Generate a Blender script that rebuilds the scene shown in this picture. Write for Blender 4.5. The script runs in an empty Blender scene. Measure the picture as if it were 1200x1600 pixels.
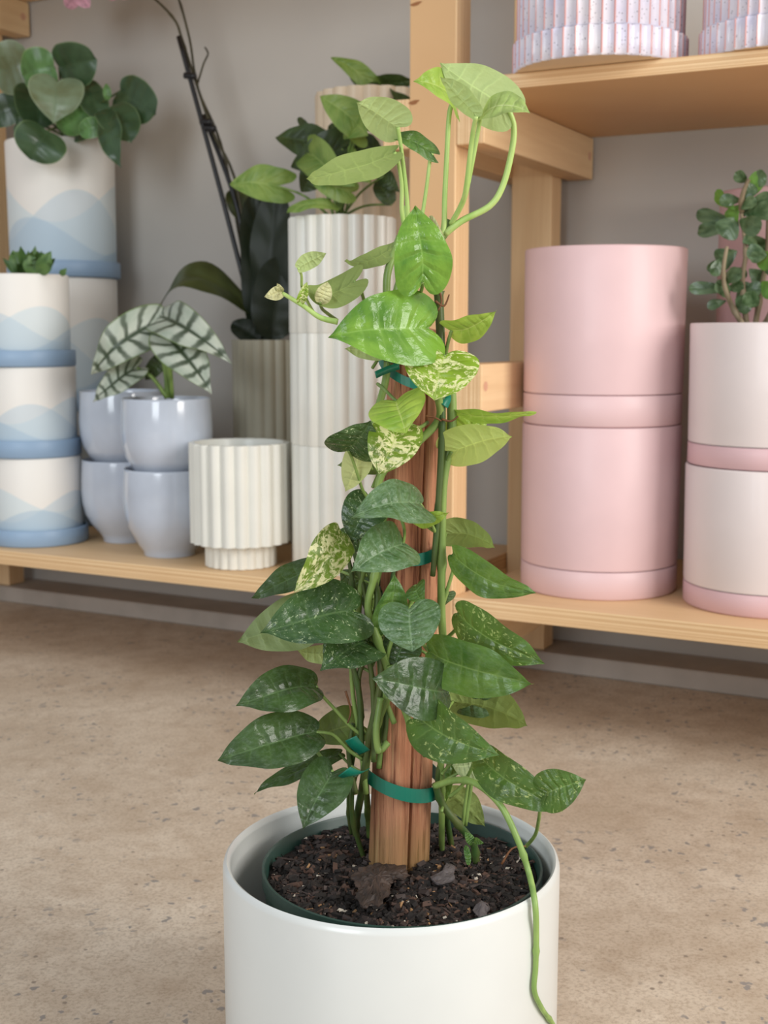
import bpy, math, random
from mathutils import Vector, Matrix, noise

# ------------------------------------------------------------------ camera, world, lights
C = bpy.context.scene.collection
SC = bpy.context.scene
FPX = 1980.0
PITCH = math.atan(280 / 1980.0)
CAM = Vector((0, 0, .72))
cd = bpy.data.cameras.new('camera'); cam = bpy.data.objects.new('camera', cd); C.objects.link(cam)
cam.location = CAM; cam.rotation_euler = (math.pi / 2 - PITCH, 0, 0)
cd.sensor_fit = 'HORIZONTAL'; cd.sensor_width = 36; cd.lens = FPX / 1200 * 36
cd.clip_start = .05; cd.clip_end = 60
cd.dof.use_dof = True; cd.dof.focus_distance = 1.11; cd.dof.aperture_fstop = 14
SC.camera = cam
SC.view_settings.view_transform = 'Standard'; SC.view_settings.look = 'None'
SC.view_settings.gamma = 1; SC.view_settings.use_curve_mapping = False
SC.view_settings.exposure = 0.28
SC.cycles.max_bounces = 8

w = bpy.data.worlds.new('world'); SC.world = w; w.use_nodes = True
w.node_tree.nodes['Background'].inputs[0].default_value = (.93, .96, 1, 1)
w.node_tree.nodes['Background'].inputs[1].default_value = .44

def area(name, loc, target, sx, sy, power, col):
    l = bpy.data.lights.new(name, 'AREA'); l.shape = 'RECTANGLE'; l.size = sx; l.size_y = sy
    l.energy = power; l.color = col
    o = bpy.data.objects.new(name, l); C.objects.link(o); o.location = loc
    o.rotation_euler = (Vector(target) - Vector(loc)).to_track_quat('-Z', 'Y').to_euler()
    return o
area('window_light_right', (2.7, -.5, 1.9), (-.1, 1.8, .5), 1.5, 2.2, 93, (1, .965, .91))
area('window_light_left', (-2.0, -2.2, 1.8), (-.7, 2.0, .5), 1.5, 2.2, 64, (.88, .95, 1))

# ------------------------------------------------------------------ helpers
U = Vector((.888, -.460, 0)).normalized(); V = Vector((-U.y, U.x, 0))      # along the wall, into the wall
FZ = .033                                                                 # floor height
SH = .270                                                                 # lower board top

def S(u, v, z): return U * u + V * v + Vector((0, 0, z))

def W(x, y, Y):                                                           # photo pixel + distance -> point
    a = (x - 600) / FPX; b = (800 - y) / FPX; Y = Y + .02
    r = Vector((a, math.cos(PITCH) + b * math.sin(PITCH), -math.sin(PITCH) + b * math.cos(PITCH)))
    return CAM + r * (Y / r.y)

def WZ(x, y, z):                                                          # photo pixel + height -> point
    d = W(x, y, 1) - CAM; return CAM + d * ((z - CAM.z) / d.z)

def obj(name, verts, faces, mat, parent=None, smooth=True, uvs=None, mats=None, mi=None):
    me = bpy.data.meshes.new(name)
    off = parent_loc(parent)
    me.from_pydata([tuple(Vector(v) - off) for v in verts], [], faces)
    me.update()
    if mats:
        for m in mats: me.materials.append(m)
        me.polygons.foreach_set('material_index', mi)
    elif mat: me.materials.append(mat)
    if smooth: me.polygons.foreach_set('use_smooth', [True] * len(me.polygons))
    if uvs:
        ul = me.uv_layers.new(name='uv')
        for l in me.loops: ul.data[l.index].uv = uvs[l.vertex_index]
    o = bpy.data.objects.new(name, me); C.objects.link(o)
    if parent: o.parent = parent
    return o

def parent_loc(p):
    t = Vector((0, 0, 0))
    while p is not None:
        t += p.location; p = p.parent
    return t

def empty(name, loc, label, cat, group=None):
    o = bpy.data.objects.new(name, None); C.objects.link(o); o.location = loc
    o.empty_display_size = .05
    tag(o, label, cat, group); return o

def tag(o, label=None, cat=None, group=None, kind=None):
    if label: o['label'] = label
    if cat: o['category'] = cat
    if group: o['group'] = group
    if kind: o['kind'] = kind
    return o

def bevel(o, wdt, seg=2):
    m = o.modifiers.new('bevel', 'BEVEL'); m.width = wdt; m.segments = seg; m.limit_method = 'ANGLE'
    return o

def box(name, u0, u1, v0, v1, z0, z1, mat, parent=None, bev=.0025):      # box in shelf axes
    # own object rotated to the shelf axes so that material coordinates follow the timber
    me = bpy.data.meshes.new(name)
    hx, hy, hz = (u1 - u0) / 2, (v1 - v0) / 2, (z1 - z0) / 2
    vs = [(sx * hx, sy * hy, sz * hz) for sx in (-1, 1) for sy in (-1, 1) for sz in (-1, 1)]
    fs = [(0, 1, 3, 2), (4, 6, 7, 5), (0, 4, 5, 1), (2, 3, 7, 6), (0, 2, 6, 4), (1, 5, 7, 3)]
    me.from_pydata(vs, [], fs); me.materials.append(mat)
    o = bpy.data.objects.new(name, me); C.objects.link(o)
    o.rotation_euler = (0, 0, math.atan2(U.y, U.x))
    if parent: o.parent = parent
    o.location = S((u0 + u1) / 2, (v0 + v1) / 2, (z0 + z1) / 2) - parent_loc(parent)
    if bev: bevel(o, bev)
    return o

def smoothpath(pts, n=6):
    P = [Vector(p) for p in pts]
    if len(P) < 3: 
        return [P[0].lerp(P[-1], i / n) for i in range(n + 1)]
    out = []
    for i in range(len(P) - 1):
        p0 = P[max(i - 1, 0)]; p1 = P[i]; p2 = P[i + 1]; p3 = P[min(i + 2, len(P) - 1)]
        for k in range(n):
            t = k / n
            out.append(.5 * ((2 * p1) + (p2 - p0) * t + (2 * p0 - 5 * p1 + 4 * p2 - p3) * t * t + (3 * p1 - p0 - 3 * p2 + p3) * t ** 3))
    out.append(P[-1]); return out

def tube_data(pts, r0, r1=None, seg=8, n=6, knob=None):
    P = smoothpath(pts, n); r1 = r0 if r1 is None else r1
    vs, fs = [], []; up = Vector((0, -1, .1)).normalized()
    for i, p in enumerate(P):
        t = (P[min(i + 1, len(P) - 1)] - P[max(i - 1, 0)]).normalized()
        a = t.cross(up)
        a = a.normalized() if a.length > 1e-4 else Vector((1, 0, 0))
        b = t.cross(a); k = i / (len(P) - 1); r = r0 + (r1 - r0) * k
        if knob and i % knob == knob // 2: r *= 1.3
        for j in range(seg):
            q = 2 * math.pi * j / seg
            vs.append(p + a * math.cos(q) * r + b * math.sin(q) * r)
    for i in range(len(P) - 1):
        for j in range(seg):
            fs.append((i * seg + j, i * seg + (j + 1) % seg, (i + 1) * seg + (j + 1) % seg, (i + 1) * seg + j))
    fs.append(tuple(range(seg))[::-1]); m = (len(P) - 1) * seg; fs.append(tuple(range(m, m + seg)))
    return vs, fs

def tube(name, pts, r0, mat, parent=None, r1=None, seg=8, n=6, knob=None):
    vs, fs = tube_data(pts, r0, r1, seg, n, knob)
    return obj(name, vs, fs, mat, parent)

def lathe(name, c, prof, mat, parent=None, seg=72, mod=None, auto=.6):
    """prof: (r, z) from bottom outside up, over the rim, down inside. mod(theta, r, z, i) -> r"""
    vs, fs = [], []
    for i, (r, z) in enumerate(prof):
        for j in range(seg):
            q = 2 * math.pi * j / seg
            rr = mod(q, r, z, i) if mod else r
            vs.append((rr * math.cos(q), rr * math.sin(q), z))
    for i in range(len(prof) - 1):
        for j in range(seg):
            fs.append((i * seg + j, i * seg + (j + 1) % seg, (i + 1) * seg + (j + 1) % seg, (i + 1) * seg + j))
    if prof[0][0] > .0001: fs.append(tuple(range(seg))[::-1])
    m = (len(prof) - 1) * seg; fs.append(tuple(range(m, m + seg)))
    me = bpy.data.meshes.new(name); me.from_pydata(vs, [], fs); me.update(); me.materials.append(mat)
    me.polygons.foreach_set('use_smooth', [len(p.vertices) == 4 for p in me.polygons])
    o = bpy.data.objects.new(name, me); C.objects.link(o)
    if parent: o.parent = parent
    o.location = Vector(c) - parent_loc(parent)
    md = o.modifiers.new('edge', 'EDGE_SPLIT'); md.split_angle = auto
    return o

# ---- node helper
class NT:
    def __init__(s, name, rough=.5, spec=.5):
        m = bpy.data.materials.new(name); m.use_nodes = True; s.m = m; s.t = m.node_tree
        s.b = s.t.nodes['Principled BSDF']; s.b.inputs['Roughness'].default_value = rough
        s.b.inputs['Specular IOR Level'].default_value = spec
    def n(s, typ, ins=None, **kw):
        nd = s.t.nodes.new(typ)
        for k, v in kw.items(): setattr(nd, k, v)
        for k, v in (ins or {}).items():
            if isinstance(v, bpy.types.NodeSocket): s.t.links.new(v, nd.inputs[k])
            else: nd.inputs[k].default_value = v
        return nd
    def mt(s, op, a, b=0.0, c=None):
        ins = {0: a, 1: b}
        if c is not None: ins[2] = c
        return s.n('ShaderNodeMath', ins, operation=op).outputs[0]
    def coord(s, which='Object'): return s.n('ShaderNodeTexCoord').outputs[which]
    def map(s, vec, scale=(1, 1, 1), loc=(0, 0, 0)):
        return s.n('ShaderNodeMapping', {0: vec, 1: loc, 3: scale}).outputs[0]
    def noise(s, vec, scale, detail=3, rough=.5, dist=0):
        return s.n('ShaderNodeTexNoise', {'Vector': vec, 'Scale': scale, 'Detail': detail, 'Roughness': rough, 'Distortion': dist}).outputs[0]
    def ramp(s, f, stops, interp='LINEAR'):
        r = s.n('ShaderNodeValToRGB', {0: f}); cr = r.color_ramp; cr.interpolation = interp
        while len(cr.elements) < len(stops): cr.elements.new(.5)
        for e, (p, c) in zip(cr.elements, stops):
            e.position = p; e.color = (c, c, c, 1) if isinstance(c, (int, float)) else (*c, 1)
        return r.outputs[0]
    def mix(s, f, a, b):
        nd = s.t.nodes.new('ShaderNodeMix'); nd.data_type = 'RGBA'
        for k, v in ((0, f), (6, a), (7, b)):
            if isinstance(v, bpy.types.NodeSocket): s.t.links.new(v, nd.inputs[k])
            else: nd.inputs[k].default_value = v if k == 0 else (*v[:3], 1)
        return nd.outputs[2]
    def col(s, c):
        if isinstance(c, bpy.types.NodeSocket): s.t.links.new(c, s.b.inputs['Base Color'])
        else: s.b.inputs['Base Color'].default_value = (*c, 1)
        return s
    def bump(s, h, strength=.3, dist=.002):
        bn = s.n('ShaderNodeBump', {'Height': h, 'Strength': strength, 'Distance': dist})
        s.t.links.new(bn.outputs[0], s.b.inputs['Normal']); return s
    def set(s, **kw):
        for k, v in kw.items():
            i = s.b.inputs[k.replace('_', ' ')]
            if isinstance(v, bpy.types.NodeSocket): s.t.links.new(v, i)
            else: i.default_value = v
        return s

def lin(r, g, b):                                                        # 0..255 sRGB to linear
    f = lambda c: (c / 255 / 12.92) if c / 255 <= .04045 else ((c / 255 + .055) / 1.055) ** 2.4
    return (f(r), f(g), f(b))

def glaze(name, col, rough=.4, var=.04, bump=.0, coat=0, spec=.5):
    m = NT(name, rough, spec); v = m.coord()
    n = m.noise(v, 14, 3)
    d = tuple(max(0, c * (1 - var * 2)) for c in col)
    m.col(m.mix(m.ramp(n, [(.35, 0), (.7, 1)]), col, d))
    if bump: m.bump(m.noise(v, 90, 2), bump, .001)
    if coat: m.set(Coat_Weight=coat, Coat_Roughness=.08)
    return m.m

def ply(name, axis, base=(240, 209, 165), dark=(205, 160, 112)):
    m = NT(name, .55, .35); v = m.coord()
    sep = m.n('ShaderNodeSeparateXYZ', {0: v})
    a = sep.outputs[axis]
    lay = m.n('ShaderNodeTexNoise', {'W': a, 'Scale': 420.0, 'Detail': 1.0}, noise_dimensions='1D').outputs[0]
    sc = [6, 6, 6]; long_ax = {0: 1, 1: 2, 2: 0}[axis]; sc = [60, 60, 60]; sc[long_ax] = 3.0; sc[axis] = 12
    gr = m.noise(m.map(v, tuple(sc)), 1.0, 4, .6, .4)
    blotch = m.noise(v, 5, 2)
    c1 = m.mix(m.ramp(gr, [(.35, 0), (.75, 1)]), lin(*base), lin(*[int(b * .6 + d * .4) for b, d in zip(base, dark)]))
    c2 = m.mix(m.ramp(lay, [(.46, 0), (.54, 1)]), c1, lin(*dark))
    c3 = m.mix(m.mt('MULTIPLY', blotch, .35), c2, lin(*[min(255, int(b * 1.02)) for b in base]))
    m.col(c3); m.bump(gr, .12, .001)
    return m.m

PLY = [ply('plywood_layers_across', 0), ply('plywood_layers_deep', 1), ply('plywood_layers_flat', 2)]
PLUG = glaze('dowel_plug_wood', lin(222, 170, 140), .6)
KNOT = glaze('knot_wood', lin(150, 95, 50), .6)

# ------------------------------------------------------------------ setting
def mat_wall():
    m = NT('painted_plaster', .8, .25); v = m.coord()
    a = m.noise(v, 2.2, 3); b = m.noise(v, 30, 4)
    c = m.mix(m.ramp(a, [(.35, 0), (.65, 1)]), lin(196, 191, 184), lin(187, 182, 176))
    m.col(c); m.bump(b, .15, .002); return m.m
def mat_floor():
    m = NT('polished_concrete', .5, .4); v = m.coord()
    big = m.noise(v, 3.2, 4, .6); mid = m.noise(v, 22, 5, .65); fine = m.noise(v, 260, 3, .6)
    c = m.mix(m.ramp(big, [(.35, 0), (.65, 1)]), lin(219, 203, 183), lin(193, 174, 152))
    c = m.mix(m.mt('MULTIPLY', m.ramp(mid, [(.42, 0), (.72, 1)]), .5), c, lin(168, 144, 120))
    c = m.mix(m.mt('MULTIPLY', m.ramp(fine, [(.45, 0), (.68, 1)]), .5), c, lin(150, 128, 106))
    vd = m.n('ShaderNodeTexVoronoi', {'Vector': m.n('ShaderNodeVectorMath', {0: v, 1: m.n('ShaderNodeVectorMath', {0: m.n('ShaderNodeTexNoise', {'Vector': v, 'Scale': 60.0}).outputs[1], 1: (.03, .03, .03)}, operation='MULTIPLY').outputs[0]}, operation='ADD').outputs[0], 'Scale': 55.0})
    patch = m.ramp(m.noise(v, 5.5, 2), [(.46, 0), (.54, 1)])
    dots = m.mt('MULTIPLY', m.ramp(vd.outputs['Distance'], [(.22, 1), (.30, 0)]), m.ramp(m.n('ShaderNodeSeparateColor', {0: vd.outputs['Color']}).outputs[0], [(.42, 0), (.47, 1)]))
    c = m.mix(m.mt('MULTIPLY', m.mt('MULTIPLY', dots, patch), .85), c, lin(136, 130, 126))
    v2 = m.n('ShaderNodeTexVoronoi', {'Vector': v, 'Scale': 70.0})
    d2 = m.mt('MULTIPLY', m.ramp(v2.outputs['Distance'], [(.14, 1), (.22, 0)]), m.ramp(m.n('ShaderNodeSeparateColor', {0: v2.outputs['Color']}).outputs[1], [(.82, 0), (.86, 1)]))
    c = m.mix(m.mt('MULTIPLY', d2, .7), c, lin(122, 108, 96))
    m.col(c); m.bump(mid, .1, .002)
    m.set(Roughness=m.ramp(mid, [(.3, .42), (.7, .65)])); return m.m
WALL = mat_wall(); FLOOR = mat_floor()
tag(box('wall_back', -5, 3.2, 2.515, 2.63, 0, 3.0, WALL, bev=0), kind='structure')
fl = obj('floor', [(-6, -3, FZ - .05), (6, -3, FZ - .05), (6, 7, FZ - .05), (-6, 7, FZ - .05), (-6, -3, FZ), (6, -3, FZ), (6, 7, FZ), (-6, 7, FZ)],
         [(3, 2, 1, 0), (4, 5, 6, 7), (0, 1, 5, 4), (1, 2, 6, 5), (2, 3, 7, 6), (3, 0, 4, 7)], FLOOR, smooth=False)
tag(fl, kind='structure')
CURB = glaze('painted_curb', lin(186, 176, 166), .7, .08)
tag(box('baseboard_back', -5, 3.2, 2.395, 2.515, FZ, .073, CURB, bev=.004), kind='structure')

# ------------------------------------------------------------------ shelving frames and boards
def frame(u, label, upper_z, right):
    r = empty('shelving_frame', S(u, 1.95, FZ), label, 'shelf frame')
    box('front_post', u, u + .085, 1.95, 2.008, FZ, 2.0, PLY[1], r)
    box('rear_post', u + .0, u + .085, 2.41, 2.465, .073, 2.0, PLY[1], r)
    for side in (0, 1):
        a = u + .085 if side else u - .050
        zs = [(.160, .240), (upper_z, upper_z + .0805)] + ([(.588, .6685)] if side else [])
        for z0, z1 in zs:
            rl = box('rail', a, a + .050, 1.95, 2.508, z0, z1, PLY[0], r)
            if side:
                for vv in (1.968, 2.485):
                    vs, fs = [], []
                    cz = (z0 + z1) / 2 + .003
                    for k in range(20):
                        q = 2 * math.pi * k / 20
                        vs.append(S(a + .0503, vv + .0085 * math.cos(q), cz + .0085 * math.sin(q)))
                    fs = [tuple(range(20))]
                    p = obj('dowel_plug', [v - parent_loc(rl) for v in vs], fs, PLUG, None, False)
                    # keep the plug on the rail: rail axes are turned, so parent with the inverse
                    p.parent = rl; p.matrix_parent_inverse = (Matrix.Translation(rl.location + r.location) @ rl.rotation_euler.to_matrix().to_4x4()).inverted() @ Matrix.Translation(parent_loc(rl))
    return r
fr = frame(-.963, 'pale plywood shelving frame standing behind the potted climbing plant', 1.0235, True)
for px, py, a, b in ((650, 6, .010, .0028), (647, 160, .009, .0035)):
    c = W(px, py, 1); d = (c - CAM); t = (1.9495) / d.dot(V); c = CAM + d * t
    vs = [c + U * a * math.cos(q) * (1 + .25 * math.sin(3 * q)) + Vector((0, 0, b * math.sin(q) + a * .15 * math.cos(q))) for q in [2 * math.pi * k / 16 for k in range(16)]]
    obj('knot', vs, [tuple(range(16))], KNOT, fr, False)
frame(-2.423, 'plywood shelving frame cut off at the left edge of the photo', 1.447, False)
box_b = []
def board(u0, u1, z0, z1, label, v0=1.95, v1=2.50):
    o = box('shelf_board', u0, u1, v0, v1, z0, z1, PLY[2], bev=.0015); tag(o, label, 'shelf'); return o
board(-2.336, -.9645, .240, SH, 'low plywood shelf board holding the blue and cream planters')
board(-.8765, 1.2, .240, SH, 'low plywood shelf board under the stacked pink planters')
board(-.8765, 1.2, 1.1045, 1.128, 'upper plywood shelf board under the speckled fluted planters')
board(-2.336, -.9645, 1.528, 1.552, 'top plywood shelf board just entering at the upper left edge')

# ------------------------------------------------------------------ leaves
HEART = [(0, 0), (.06, -.08), (.19, -.16), (.34, -.14), (.46, -.02), (.505, .16), (.49, .34), (.43, .52), (.33, .68), (.2, .82), (.08, .92), (.025, .965), (0, 1)]
RHEART = [(0, 0), (.06, -.1), (.2, -.21), (.36, -.19), (.48, -.04), (.515, .16), (.50, .38), (.43, .58), (.32, .75), (.19, .87), (.08, .95), (.02, .98), (0, 1)]
OVATE = [(0, 0), (.08, -.05), (.22, -.05), (.36, .03), (.46, .17), (.505, .33), (.485, .5), (.41, .65), (.29, .79), (.15, .9), (.05, .96), (0, 1)]
ROUND = [(0, 0), (.12, -.04), (.27, -.04), (.40, .06), (.48, .22), (.5, .42), (.48, .6), (.41, .77), (.28, .91), (.14, .97), (.05, .99), (0, 1)]
OVAL = [(0, 0), (.06, .03), (.13, .1), (.24, .22), (.36, .38), (.45, .55), (.5, .7), (.46, .84), (.32, .94), (.16, .985), (.06, .998), (0, 1)]
ARROW = [(0, 0), (.03, -.12), (.14, -.32), (.3, -.38), (.4, -.2), (.42, .04), (.44, .2), (.4, .4), (.28, .64), (.14, .84), (.04, .96), (0, 1)]
STRAP = [(0, 0), (.12, .0), (.25, .04), (.36, .12), (.45, .25), (.5, .42), (.5, .58), (.45, .74), (.33, .88), (.18, .96), (.08, .99), (0, 1)]
PTD = [(0, 0), (.15, .0), (.28, .05), (.38, .14), (.46, .28), (.5, .42), (.46, .56), (.36, .70), (.24, .82), (.12, .92), (.04, .98), (0, 1)]

def outline(sh, n=26):
    P = smoothpath([Vector((a, b, 0)) for a, b in sh], 4)
    ln = [0]
    for i in range(1, len(P)): ln.append(ln[-1] + (P[i] - P[i - 1]).length)
    out = []
    for k in range(n + 1):
        t = ln[-1] * k / n; i = 1
        while i < len(P) - 1 and ln[i] < t: i += 1
        f = (t - ln[i - 1]) / max(1e-9, ln[i] - ln[i - 1]); out.append(P[i - 1].lerp(P[i], f))
    return out
OUT = {id(s): outline(s) for s in (HEART, RHEART, OVATE, ROUND, OVAL, ARROW, STRAP, PTD)}
OUTS = {id(s): outline(s, 12) for s in (HEART, RHEART, OVATE, ROUND, OVAL, ARROW, STRAP, PTD)}

def leaf(B, T, wd, mat, parent, roll=0, fold=.25, bow=.12, shape=HEART, under=False, ripple=.02, seed=0, lr=0.0, small=False, name='leaf', tipcurl=0.0):
    """B petiole joint, T tip, wd real width. roll turns the blade about its midrib from facing the viewer."""
    L = (T - B).length; Y = (T - B).normalized()
    d = ((B + T) / 2 - CAM).normalized()
    N = -(d - Y * d.dot(Y)); N.normalize(); N.rotate(Matrix.Rotation(math.radians(roll), 3, Y))
    X = Y.cross(N); bd = (OUTS if small else OUT)[id(shape)]; n = len(bd) - 1; K = 3 if small else 6
    vs, uv, fs = [], [], []
    for i in range(n + 1):
        f = i / n; s = f ** 1.35; bx, by = bd[i].x * wd, bd[i].y * L
        for k in range(-K, K + 1):
            t = abs(k) / K; sg = 1 if k >= 0 else -1
            x = bx * t * sg; y = s * L * (1 - t) + by * t
            yy = y / L
            z = fold * abs(x) + bow * L * 4 * max(-.3, yy) * (1 - yy) - fold * .9 * x * x / max(wd, 1e-4) * 1.2
            z += ripple * L * (math.sin(f * 13 + seed * 1.7 + sg * .8) + .6 * math.sin(f * 23 + seed * 2.9 - sg)) * t * t + lr * x
            z += .009 * L * math.sin(f * 40) * (t * (1 - t)) * 2.2
            z += .030 * L * noise.noise(Vector((x / L * 2.6, yy * 2.6, seed * 5.3))) * min(1, 3 * yy * (1 - yy) + .1)
            z -= tipcurl * L * max(0, yy - .6) ** 2
            x += .035 * L * math.sin(3.1 * yy + seed) * yy * (1 - yy) * 2
            vs.append(B + X * x + Y * y + N * (z if not under else -z)); uv.append((k / K * .5 + .5, f))
    m = 2 * K + 1
    for i in range(n):
        for k in range(m - 1):
            a = i * m + k; q = (a, a + 1, a + m + 1, a + m)
            fs.append(q if not under else q[::-1])
    o = obj(name, vs, fs, mat, parent, True, uv)
    o.data.attributes.new('seed', 'FLOAT', 'POINT').data.foreach_set('value', [seed * 3.7] * len(vs))
    return o

def leafmat(name, top, vein, under, var=None, amt=0.0, rough=.30, veins=7, vstr=.3, trans=.25, dust=0.0, top2=None, fine=False, rim=None, quilt=.5, vsc=9.0):
    m = NT(name, rough, .45)
    uv = m.coord('UV'); sep = m.n('ShaderNodeSeparateXYZ', {0: uv})
    at = m.n('ShaderNodeAttribute', attribute_name='seed').outputs['Fac']
    t = m.mt('ABSOLUTE', m.mt('SUBTRACT', m.mt('MULTIPLY', sep.outputs[0], 2.0), 1.0))
    comb = m.n('ShaderNodeCombineXYZ', {0: m.mt('MULTIPLY', sep.outputs[0], 1.0), 1: m.mt('MULTIPLY', sep.outputs[1], 1.6), 2: at}).outputs[0]
    big = m.noise(comb, 2.2, 3, .55)
    c = m.mix(m.ramp(big, [(.38, 0), (.66, 1)]), lin(*top), lin(*(top2 or [x * .8 for x in top])))
    ph = m.mt('FRACT', m.mt('ADD', m.mt('MULTIPLY', sep.outputs[1], float(veins)), m.mt('MULTIPLY', m.noise(comb, 5, 1), .35)))
    dv = m.mt('ABSOLUTE', m.mt('SUBTRACT', ph, .5))
    sv = m.mt('MULTIPLY', m.ramp(dv, [(.0 if not fine else .10, 1), (.10 if not fine else .24, 0)]), m.ramp(t, [(.0, 1), (.95, .15 if not fine else .75)]))
    mid = m.ramp(t, [(.015 if not fine else .05, 1), (.045 if not fine else .16, 0)])
    if var:
        vn = m.noise(comb, vsc, 6, .7, 1.2)
        vn2 = m.noise(comb, vsc * 3, 3, .7)
        a = m.ramp(m.mt('ADD', m.mt('MULTIPLY', vn, .7), m.mt('MULTIPLY', vn2, .3)), [(.62 - amt * .3, 0), (.66 - amt * .3, 1)])
        c = m.mix(m.mt('MULTIPLY', a, .9), c, lin(*var))
    if dust:
        c = m.mix(m.mt('MULTIPLY', m.ramp(m.noise(comb, 14, 4, .7), [(.45, 0), (.7, 1)]), dust), c, lin(150, 175, 150))
    vm = m.mt('MAXIMUM', m.mt('MULTIPLY', sv, vstr), m.mt('MULTIPLY', mid, min(1, vstr * 1.6)))
    c = m.mix(vm, c, lin(*vein))
    if rim: c = m.mix(m.ramp(t, [(.93, 0), (.99, 1)]), c, lin(*rim))
    bk = m.n('ShaderNodeNewGeometry').outputs['Backfacing']
    uc = m.mix(m.mt('MULTIPLY', m.mt('MAXIMUM', sv, mid), .45), lin(*under), lin(*[min(255, x * 1.22) for x in under]))
    c = m.mix(bk, c, uc)
    m.col(c)
    h = m.mt('ADD', m.mt('MULTIPLY', m.mt('MULTIPLY', m.ramp(dv, [(0, 0), (.3, 1)]), m.ramp(t, [(0, .4), (.25, 1), (1, .2)])), 1.0), m.mt('MULTIPLY', m.noise(comb, 12, 3), .5))
    m.bump(h, quilt, .002)
    m.set(Roughness=m.mt('ADD', m.mt('MULTIPLY', bk, .3), rough))
    tr = m.n('ShaderNodeBsdfTranslucent', {0: m.mix(.35, c, (.55, .75, .12))})
    mx = m.n('ShaderNodeMixShader', {0: trans, 1: m.b.outputs[0], 2: tr.outputs[0]})
    m.t.links.new(mx.outputs[0], m.t.nodes['Material Output'].inputs[0])
    return m.m

LM = {
 'dark': leafmat('dark_green_leaf', (58, 84, 44), (100, 128, 84), (128, 145, 96), dust=.12, rough=.25, trans=.15, top2=(38, 60, 32)),
 'spec': leafmat('dark_speckled_leaf', (56, 86, 44), (98, 126, 80), (138, 155, 100), (190, 206, 160), .17, dust=.12, rough=.25, trans=.15, vsc=10.0, top2=(34, 62, 34)),
 'gray': leafmat('silvery_green_leaf', (92, 122, 80), (142, 168, 130), (150, 165, 120), (180, 198, 164), .08, rough=.30, dust=.45, quilt=.7, top2=(64, 96, 56)),
 'mid': leafmat('mid_green_leaf', (92, 130, 56), (135, 168, 96), (150, 170, 95), rough=.27, top2=(56, 98, 40), dust=.15, quilt=.6),
 'midv': leafmat('mid_green_flecked_leaf', (78, 116, 52), (140, 172, 96), (150, 172, 100), (186, 202, 130), .19, rough=.28, quilt=.6, vsc=7.0),
 'bright': leafmat('glossy_bright_green_leaf', (118, 160, 58), (140, 178, 90), (170, 185, 110), rough=.22, top2=(80, 124, 42), trans=.12, vstr=.3, quilt=.7),
 'lime': leafmat('lime_green_leaf', (172, 200, 84), (202, 216, 130), (196, 212, 122), rough=.35, top2=(134, 172, 62), trans=.35, vstr=.4),
 'limev': leafmat('lime_leaf_with_cream_marbling', (140, 176, 46), (200, 215, 120), (185, 200, 120), (240, 240, 182), .38, rough=.32, trans=.3, vsc=4.5),
 'cream': leafmat('cream_marbled_leaf', (120, 150, 50), (190, 200, 120), (190, 195, 130), (236, 232, 180), .40, rough=.36, trans=.3, vsc=4.0),
 'pale': leafmat('pale_new_leaf', (178, 204, 122), (218, 228, 172), (182, 202, 138), rough=.36, trans=.4, vstr=.5),
 'olive': leafmat('olive_leaf', (104, 126, 66), (150, 165, 100), (132, 150, 84), rough=.4, trans=.25),
 'tiny': leafmat('cream_shrivelled_leaf', (214, 212, 160), (225, 222, 180), (214, 212, 165), (110, 75, 40), .12, rough=.5, vstr=.05, vsc=3.0),
 'pepero': leafmat('fleshy_round_leaf', (62, 88, 60), (86, 112, 78), (80, 100, 60), rough=.3, top2=(44, 68, 44), vstr=.10, trans=.08, rim=(105, 128, 90), quilt=.1),
 'pepero_l': leafmat('light_fleshy_round_leaf', (92, 134, 74), (110, 150, 90), (100, 120, 70), rough=.32, vstr=.10, trans=.1, rim=(130, 160, 100), quilt=.1),
 'pepero_g': leafmat('grey_fleshy_round_leaf', (122, 140, 112), (90, 115, 88), (110, 110, 70), rough=.32, vstr=.12, trans=.08, rim=(140, 155, 125), quilt=.1, top2=(104, 112, 80)),
 'alo': leafmat('silver_leaf_with_dark_veins', (190, 196, 182), (52, 66, 46), (140, 150, 110), rough=.36, veins=7, vstr=1.0, trans=.1, top2=(160, 172, 156), fine=True, rim=(96, 118, 60)),
 'jade': leafmat('small_dark_oval_leaf', (96, 120, 86), (90, 118, 84), (80, 105, 70), rough=.28, vstr=.1, trans=.1, quilt=.1, top2=(52, 78, 46)),
 'jade_l': leafmat('small_fresh_oval_leaf', (108, 158, 66), (130, 180, 90), (110, 150, 70), rough=.3, vstr=.15, trans=.25, quilt=.1),
 'syn': leafmat('light_arrowhead_leaf', (138, 162, 82), (165, 188, 105), (120, 145, 70), rough=.4, top2=(100, 134, 56), vstr=.35),
 'synd': leafmat('dark_arrowhead_leaf', (60, 80, 38), (86, 106, 60), (60, 80, 36), rough=.42, vstr=.3, trans=.1, top2=(40, 56, 26)),
 'orch': leafmat('thick_dark_strap_leaf', (26, 38, 20), (32, 44, 24), (40, 48, 24), rough=.5, vstr=.03, trans=.02, quilt=.0),
 'orch_l': leafmat('arching_olive_strap_leaf', (74, 84, 44), (84, 98, 52), (80, 84, 44), rough=.35, vstr=.03, trans=.05, quilt=.0),
 'succ': leafmat('pointed_succulent_leaf', (92, 124, 66), (90, 130, 80), (90, 120, 70), rough=.45, vstr=.05, trans=.05, quilt=.1, top2=(64, 98, 54)),
 'pink': leafmat('pink_petal', (240, 178, 204), (220, 130, 165), (240, 180, 205), rough=.5, vstr=.2, trans=.3),
}
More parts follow.
